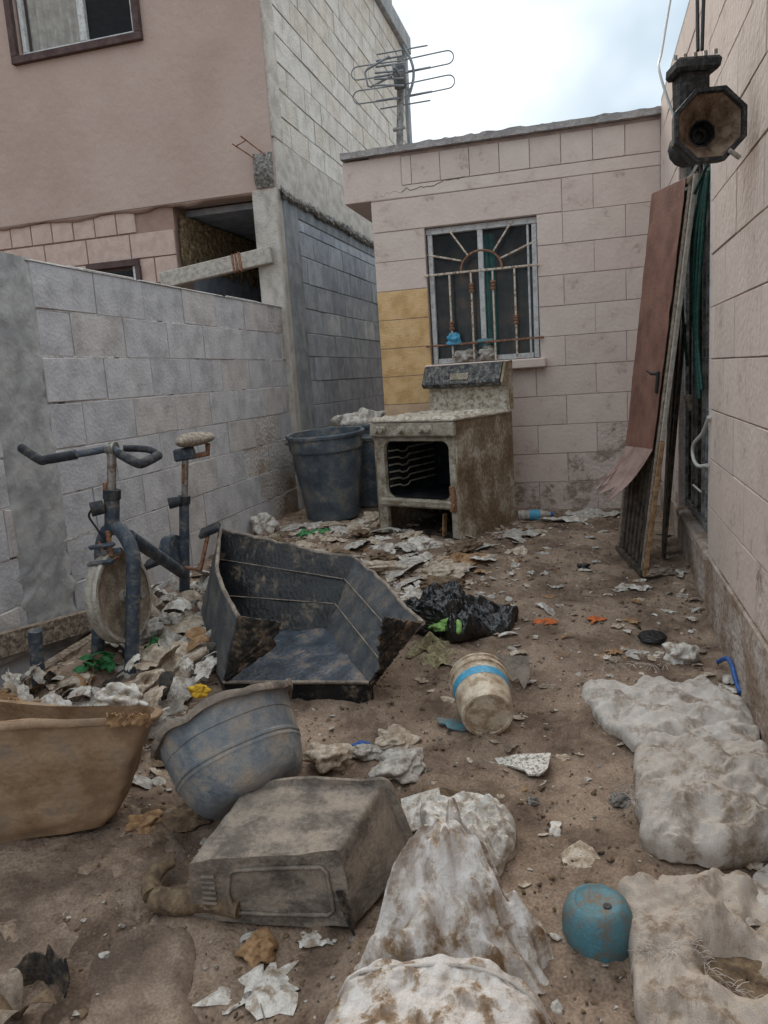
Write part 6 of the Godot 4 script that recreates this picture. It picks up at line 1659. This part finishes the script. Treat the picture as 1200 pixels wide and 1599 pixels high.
	# the heaps: many bags alike
	var heap := [[-1.95, -2.05, 0.22], [-1.86, -2.13, 0.18], [-1.74, -2.12, 0.2], [-1.62, -2.16, 0.2], [-1.80, -1.90, 0.2], [-1.66, -1.95, 0.18], [-1.92, -1.85, 0.22], [-1.52, -1.86, 0.16], [-1.32, -1.84, 0.14], [-1.56, -2.26, 0.2], [-1.45, -2.18, 0.18], [-1.36, -2.25, 0.2], [-1.38, -2.08, 0.2], [-1.28, -1.98, 0.14], [-1.62, -2.42, 0.2], [-1.52, -2.48, 0.2], [-1.47, -2.36, 0.16], [-1.60, -2.62, 0.24], [-1.66, -2.78, 0.24], [-1.60, -2.90, 0.26], [-1.75, -2.9, 0.22], [-1.80, -2.72, 0.2], [-1.92, -2.62, 0.2], [-2.02, -2.8, 0.2], [-1.95, -3.0, 0.24], [-2.05, -3.2, 0.24], [-1.86, -3.2, 0.26], [-1.72, -3.3, 0.24], [-2.1, -3.5, 0.24], [-1.95, -3.55, 0.22], [-2.0, -2.35, 0.16], [-2.05, -2.2, 0.18], [-1.66, -2.3, 0.15], [-1.88, -2.33, 0.14], [-1.78, -2.24, 0.2], [-1.55, -2.1, 0.2], [-1.9, -2.2, 0.2], [-1.70, -2.45, 0.2], [-1.62, -2.52, 0.22], [-1.5, -2.62, 0.22], [-1.84, -2.45, 0.16], [-1.70, -2.62, 0.2], [-1.45, -2.28, 0.2], [-2.0, -1.98, 0.2], [-1.78, -2.0, 0.2], [-1.9, -2.9, 0.26], [-1.8, -3.4, 0.3], [-1.62, -3.1, 0.26]]
	var MM := [M.film_mud, M.film_grey, M.film_mud, M.film, M.film_grey, M.mud]
	for k in heap.size():
		var q = heap[k]
		drop([shard(k), rag(k * 3 + 1), shard(k * 3 + 1), wad(k), shard(k + 2), rag(k)][k % 6], MM[(k * 7 + k / 3) % 6] if k % 5 != 2 else M.film_grey, "heap_bag", "%s bag in the heap %s" % [tone(q[2], k), spot(q[0], q[1], HEAP_SPOTS)], "bag", on(q[0], q[1], -0.012), V3(q[2], q[2] * rng.randf_range(0.5, 0.75), q[2] * rng.randf_range(0.6, 0.9)), rng.randf() * TAU, "bags heaped round the exercise bike", Vector2(rng.randf_range(-0.8, 0.8), rng.randf_range(-0.8, 0.8)))
	var far := [[-2.0, -4.5], [-1.9, -4.3], [-1.95, -4.75], [-1.8, -4.6], [-1.82, -4.85], [-1.65, -4.7], [-1.55, -4.55], [-1.5, -4.75], [-1.4, -4.6], [-1.35, -4.4], [-1.25, -4.55], [-1.2, -4.35], [-1.15, -4.15], [-1.05, -4.4], [-1.3, -4.15], [-1.45, -4.25], [-1.55, -4.35], [-1.1, -3.95], [-0.98, -4.0], [-0.9, -4.05], [-1.2, -3.85], [-1.05, -3.75], [-0.95, -3.8], [-0.82, -3.9], [-0.78, -4.12], [-0.7, -4.2], [-0.88, -3.6], [-0.98, -3.55], [-0.8, -3.5], [-0.72, -3.75], [-0.62, -4.28], [-1.7, -4.45], [-1.6, -4.15], [-1.35, -3.95], [-1.5, -4.0], [-1.75, -4.1], [-1.88, -4.05], [-2.05, -4.15], [-2.05, -3.9], [-1.9, -3.8], [-1.7, -3.75], [-1.5, -3.65], [-1.3, -3.6], [-1.75, -3.55], [-1.15, -4.55], [-0.95, -4.3], [-1.02, -4.15], [-1.22, -4.25], [-0.85, -3.72], [-0.7, -3.55], [-0.62, -3.9], [-0.55, -4.1], [-1.5, -4.85], [-1.42, -4.95], [-0.42, -4.45], [-0.3, -4.75]]
	for k in far.size():
		var s := rng.randf_range(0.16, 0.30)
		drop([rag(k * 5 + 2), wad(k * 3), shard(k), rag(k)][k % 4], MM[(k * 5 + k / 4) % 6], "spread_bag", "%s bag strewn %s" % [tone(s, k), spot(far[k][0], far[k][1], FAR_SPOTS)], "bag", on(far[k][0], far[k][1], -0.006), V3(s, s * [0.5, 0.35, 0.45, 0.5][k % 4], s * rng.randf_range(0.5, 0.8)), rng.randf() * TAU, "dirty bags strewn before the stove", Vector2(rng.randf_range(-0.2, 0.2), rng.randf_range(-0.2, 0.2)))
	for k in 70:
		var t := rng.randf()
		var x := lerpf(-2.08, -1.28, rng.randf())
		var z := lerpf(-1.92, -3.45, t)
		if x > -1.55 and z < -2.7: x -= 0.45
		var s := rng.randf_range(0.06, 0.15)
		drop([shard(k), rag(k), shard(k + 3)][k % 3], [M.film, M.film_mud, M.film_grey, M.card, M.torn_plastic, M.film_grey, M.film][k % 7], "heap_scrap", "%s in the heap %s" % [["white plastic piece", "muddy plastic piece", "grey plastic piece", "brown card piece", "black plastic piece", "grey film piece", "thin white piece"][k % 7], spot(x, z, HEAP_SPOTS)], "scrap", on(x, z, 0.05 + 0.05 * rng.randf()), V3(s, s * rng.randf_range(0.4, 0.8), s * rng.randf_range(0.5, 1.0)), rng.randf() * TAU, "pieces on the heap round the exercise bike", Vector2(rng.randf_range(-0.9, 0.9), rng.randf_range(-0.9, 0.9)))
	for k in 140:
		var x := rng.randf_range(-0.75, 0.45)
		var z := -rng.randf_range(1.25, 5.2)
		if k < 40:
			x = rng.randf_range(0.0, 0.46); z = -rng.randf_range(2.62, 3.6)
		elif k < 75:
			x = rng.randf_range(-1.3, -0.2); z = -rng.randf_range(3.3, 4.9)
		var s := rng.randf_range(0.025, 0.085)
		drop(rag(k) if k % 3 else shard(k), [M.film, M.film_grey, M.film_mud, M.card, M.film, M.wood, M.film_grey][k % 7], "dirt_scrap", "%s scrap of litter in the dirt %s" % [["pale torn", "grey torn", "muddy", "brown card", "white film", "wooden", "small grey"][k % 7], spot(x, z, DIRT_SPOTS)], "scrap", on(x, z, 0.002), V3(s, s * 0.5, s * rng.randf_range(0.5, 0.9)), rng.randf() * TAU, "scraps of litter on the dirt")

func scatter(called: String, mesh: Mesh, m: Material, count: int, s: int, lo: float, hi: float, where: Callable) -> void:
	var r := RandomNumberGenerator.new()
	r.seed = s
	var mm := MultiMesh.new()
	mm.transform_format = MultiMesh.TRANSFORM_3D
	mm.mesh = mesh
	mm.instance_count = count
	for i in count:
		var p: Vector2 = where.call(r)
		var k := lo * pow(hi / lo, r.randf() * r.randf())
		mm.set_instance_transform(i, Transform3D(Basis.from_euler(V3(r.randf_range(-0.4, 0.4), r.randf() * TAU, r.randf_range(-0.4, 0.4))).scaled_local(V3(k, k * 0.6, k * r.randf_range(0.4, 1.0))), on(p.x, p.y, -k * 0.08)))
	var o := MultiMeshInstance3D.new()
	o.multimesh = mm
	o.material_override = m
	add(o, called)
	o.set_meta("kind", "stuff")
	tag(o, {"pebbles": "grey pebbles lying on the dirt of the yard", "gravel": "small stones and clods pressed into the dirt of the yard", "litter_flakes": "tiny pale flakes of litter sprinkled over the dirt", "twigs": "thin dry twigs and straw strewn over the dirt", "dark_crumbs": "dark crumbs of plastic and char sprinkled over the dirt", "trampled_film": "muddy shreds of plastic film trampled into the dirt", "trampled_bags": "grey shreds of bags trampled into the dirt", "trampled_card": "brown shreds of cardboard trampled into the dirt", "trampled_shreds": "black shreds of plastic trampled into the dirt"}[called], {"pebbles": "pebbles", "gravel": "gravel", "litter_flakes": "litter", "twigs": "twigs", "dark_crumbs": "crumbs", "trampled_film": "litter", "trampled_bags": "litter", "trampled_card": "litter", "trampled_shreds": "litter"}[called])

func build_ground_cover() -> void:
	var yard := func(r: RandomNumberGenerator) -> Vector2:
		var z := -1.05 - 4.3 * pow(r.randf(), 1.4)
		return Vector2(r.randf_range(-2.2, 0.47), z)
	scatter("gravel", wad_small(1), M.mud, 8000, 11, 0.006, 0.04, yard)
	scatter("litter_flakes", rag_small(2), M.film_grey, 1500, 12, 0.007, 0.03, yard)
	var tw := Geo.new()
	tw.tube([V3(-0.5, 0.02, 0), V3(-0.1, 0.03, 0.03), V3(0.2, 0.02, 0.01), V3(0.5, 0.03, -0.05)], [0.02, 0.03, 0.03, 0.012], 4)
	var tip := func(r: RandomNumberGenerator) -> Vector2:
		if r.randf() < 0.6: return Vector2(r.randf_range(-2.15, -0.35), -3.2 - 1.9 * r.randf())
		if r.randf() < 0.7: return Vector2(r.randf_range(-2.1, -1.25), -1.85 - 1.6 * r.randf())
		return Vector2(r.randf_range(-0.8, 0.45), -1.5 - 3.6 * r.randf())
	scatter("pebbles", wad_small(3), M.stone, 1500, 15, 0.006, 0.03, yard)
	scatter("trampled_film", rag_small(6), M.film_mud, 900, 21, 0.025, 0.13, tip)
	scatter("trampled_bags", rag_small(7), M.film_grey, 550, 22, 0.02, 0.11, tip)
	scatter("trampled_card", rag_small(8), M.card, 260, 23, 0.02, 0.07, tip)
	scatter("trampled_shreds", rag_small(9), M.torn_plastic, 240, 24, 0.02, 0.06, tip)
	scatter("dark_crumbs", wad_small(4), M.torn_plastic, 900, 14, 0.006, 0.03, yard)
	scatter("twigs", tw.mesh(), M.wood, 500, 13, 0.03, 0.12, yard)

func wad_small(s: int) -> ArrayMesh:
	var n := noise(s, 1.4, 3)
	var g := Geo.new()
	g.grid(9, 5, func(u: float, v: float):
		var a := (0.0 if u > 0.99 else u) * TAU
		var b := (v - 0.5) * PI
		var d := Vector3(cos(a) * cos(b), sin(b), -sin(a) * cos(b))
		return d * 0.5 * (0.85 + 0.5 * n.get_noise_3dv(d)))
	return g.mesh()

func rag_small(s: int) -> ArrayMesh:
	var n := noise(s, 1.2, 3)
	var g := Geo.new()
	g.shell(8, 3, func(u: float, v: float):
		var a := u * TAU
		var r := 0.5 * (1.0 + 0.7 * n.get_noise_2d(cos(a), sin(a))) * (0.05 + v)
		return V3(cos(a) * r, 0.1 + 0.3 * absf(n.get_noise_2d(cos(a) * r * 2, sin(a) * r * 2)), sin(a) * r), 0.02)
	return g.mesh()

func _ready() -> void:
	rng.seed = 4
	view_and_light()
	build_materials()
	build_ground()
	build_pink_house()
	build_neighbour_house()
	build_boundary_wall()
	for k in 8:
		rags.append(rag_geo(300 + k * 7, 0.3 + 0.03 * k, 0.3 + 0.04 * k).mesh())
		shards.append(shard_geo(500 + k * 7).mesh())
		wads.append(wad_geo(400 + k * 7, 0.3 + 0.05 * k).mesh())
	build_stove()
	build_bins()
	build_bike()
	build_black_tub()
	build_tubs()
	build_doorway()
	build_speaker()
	build_antenna()
	build_rubbish()
	build_ground_cover()
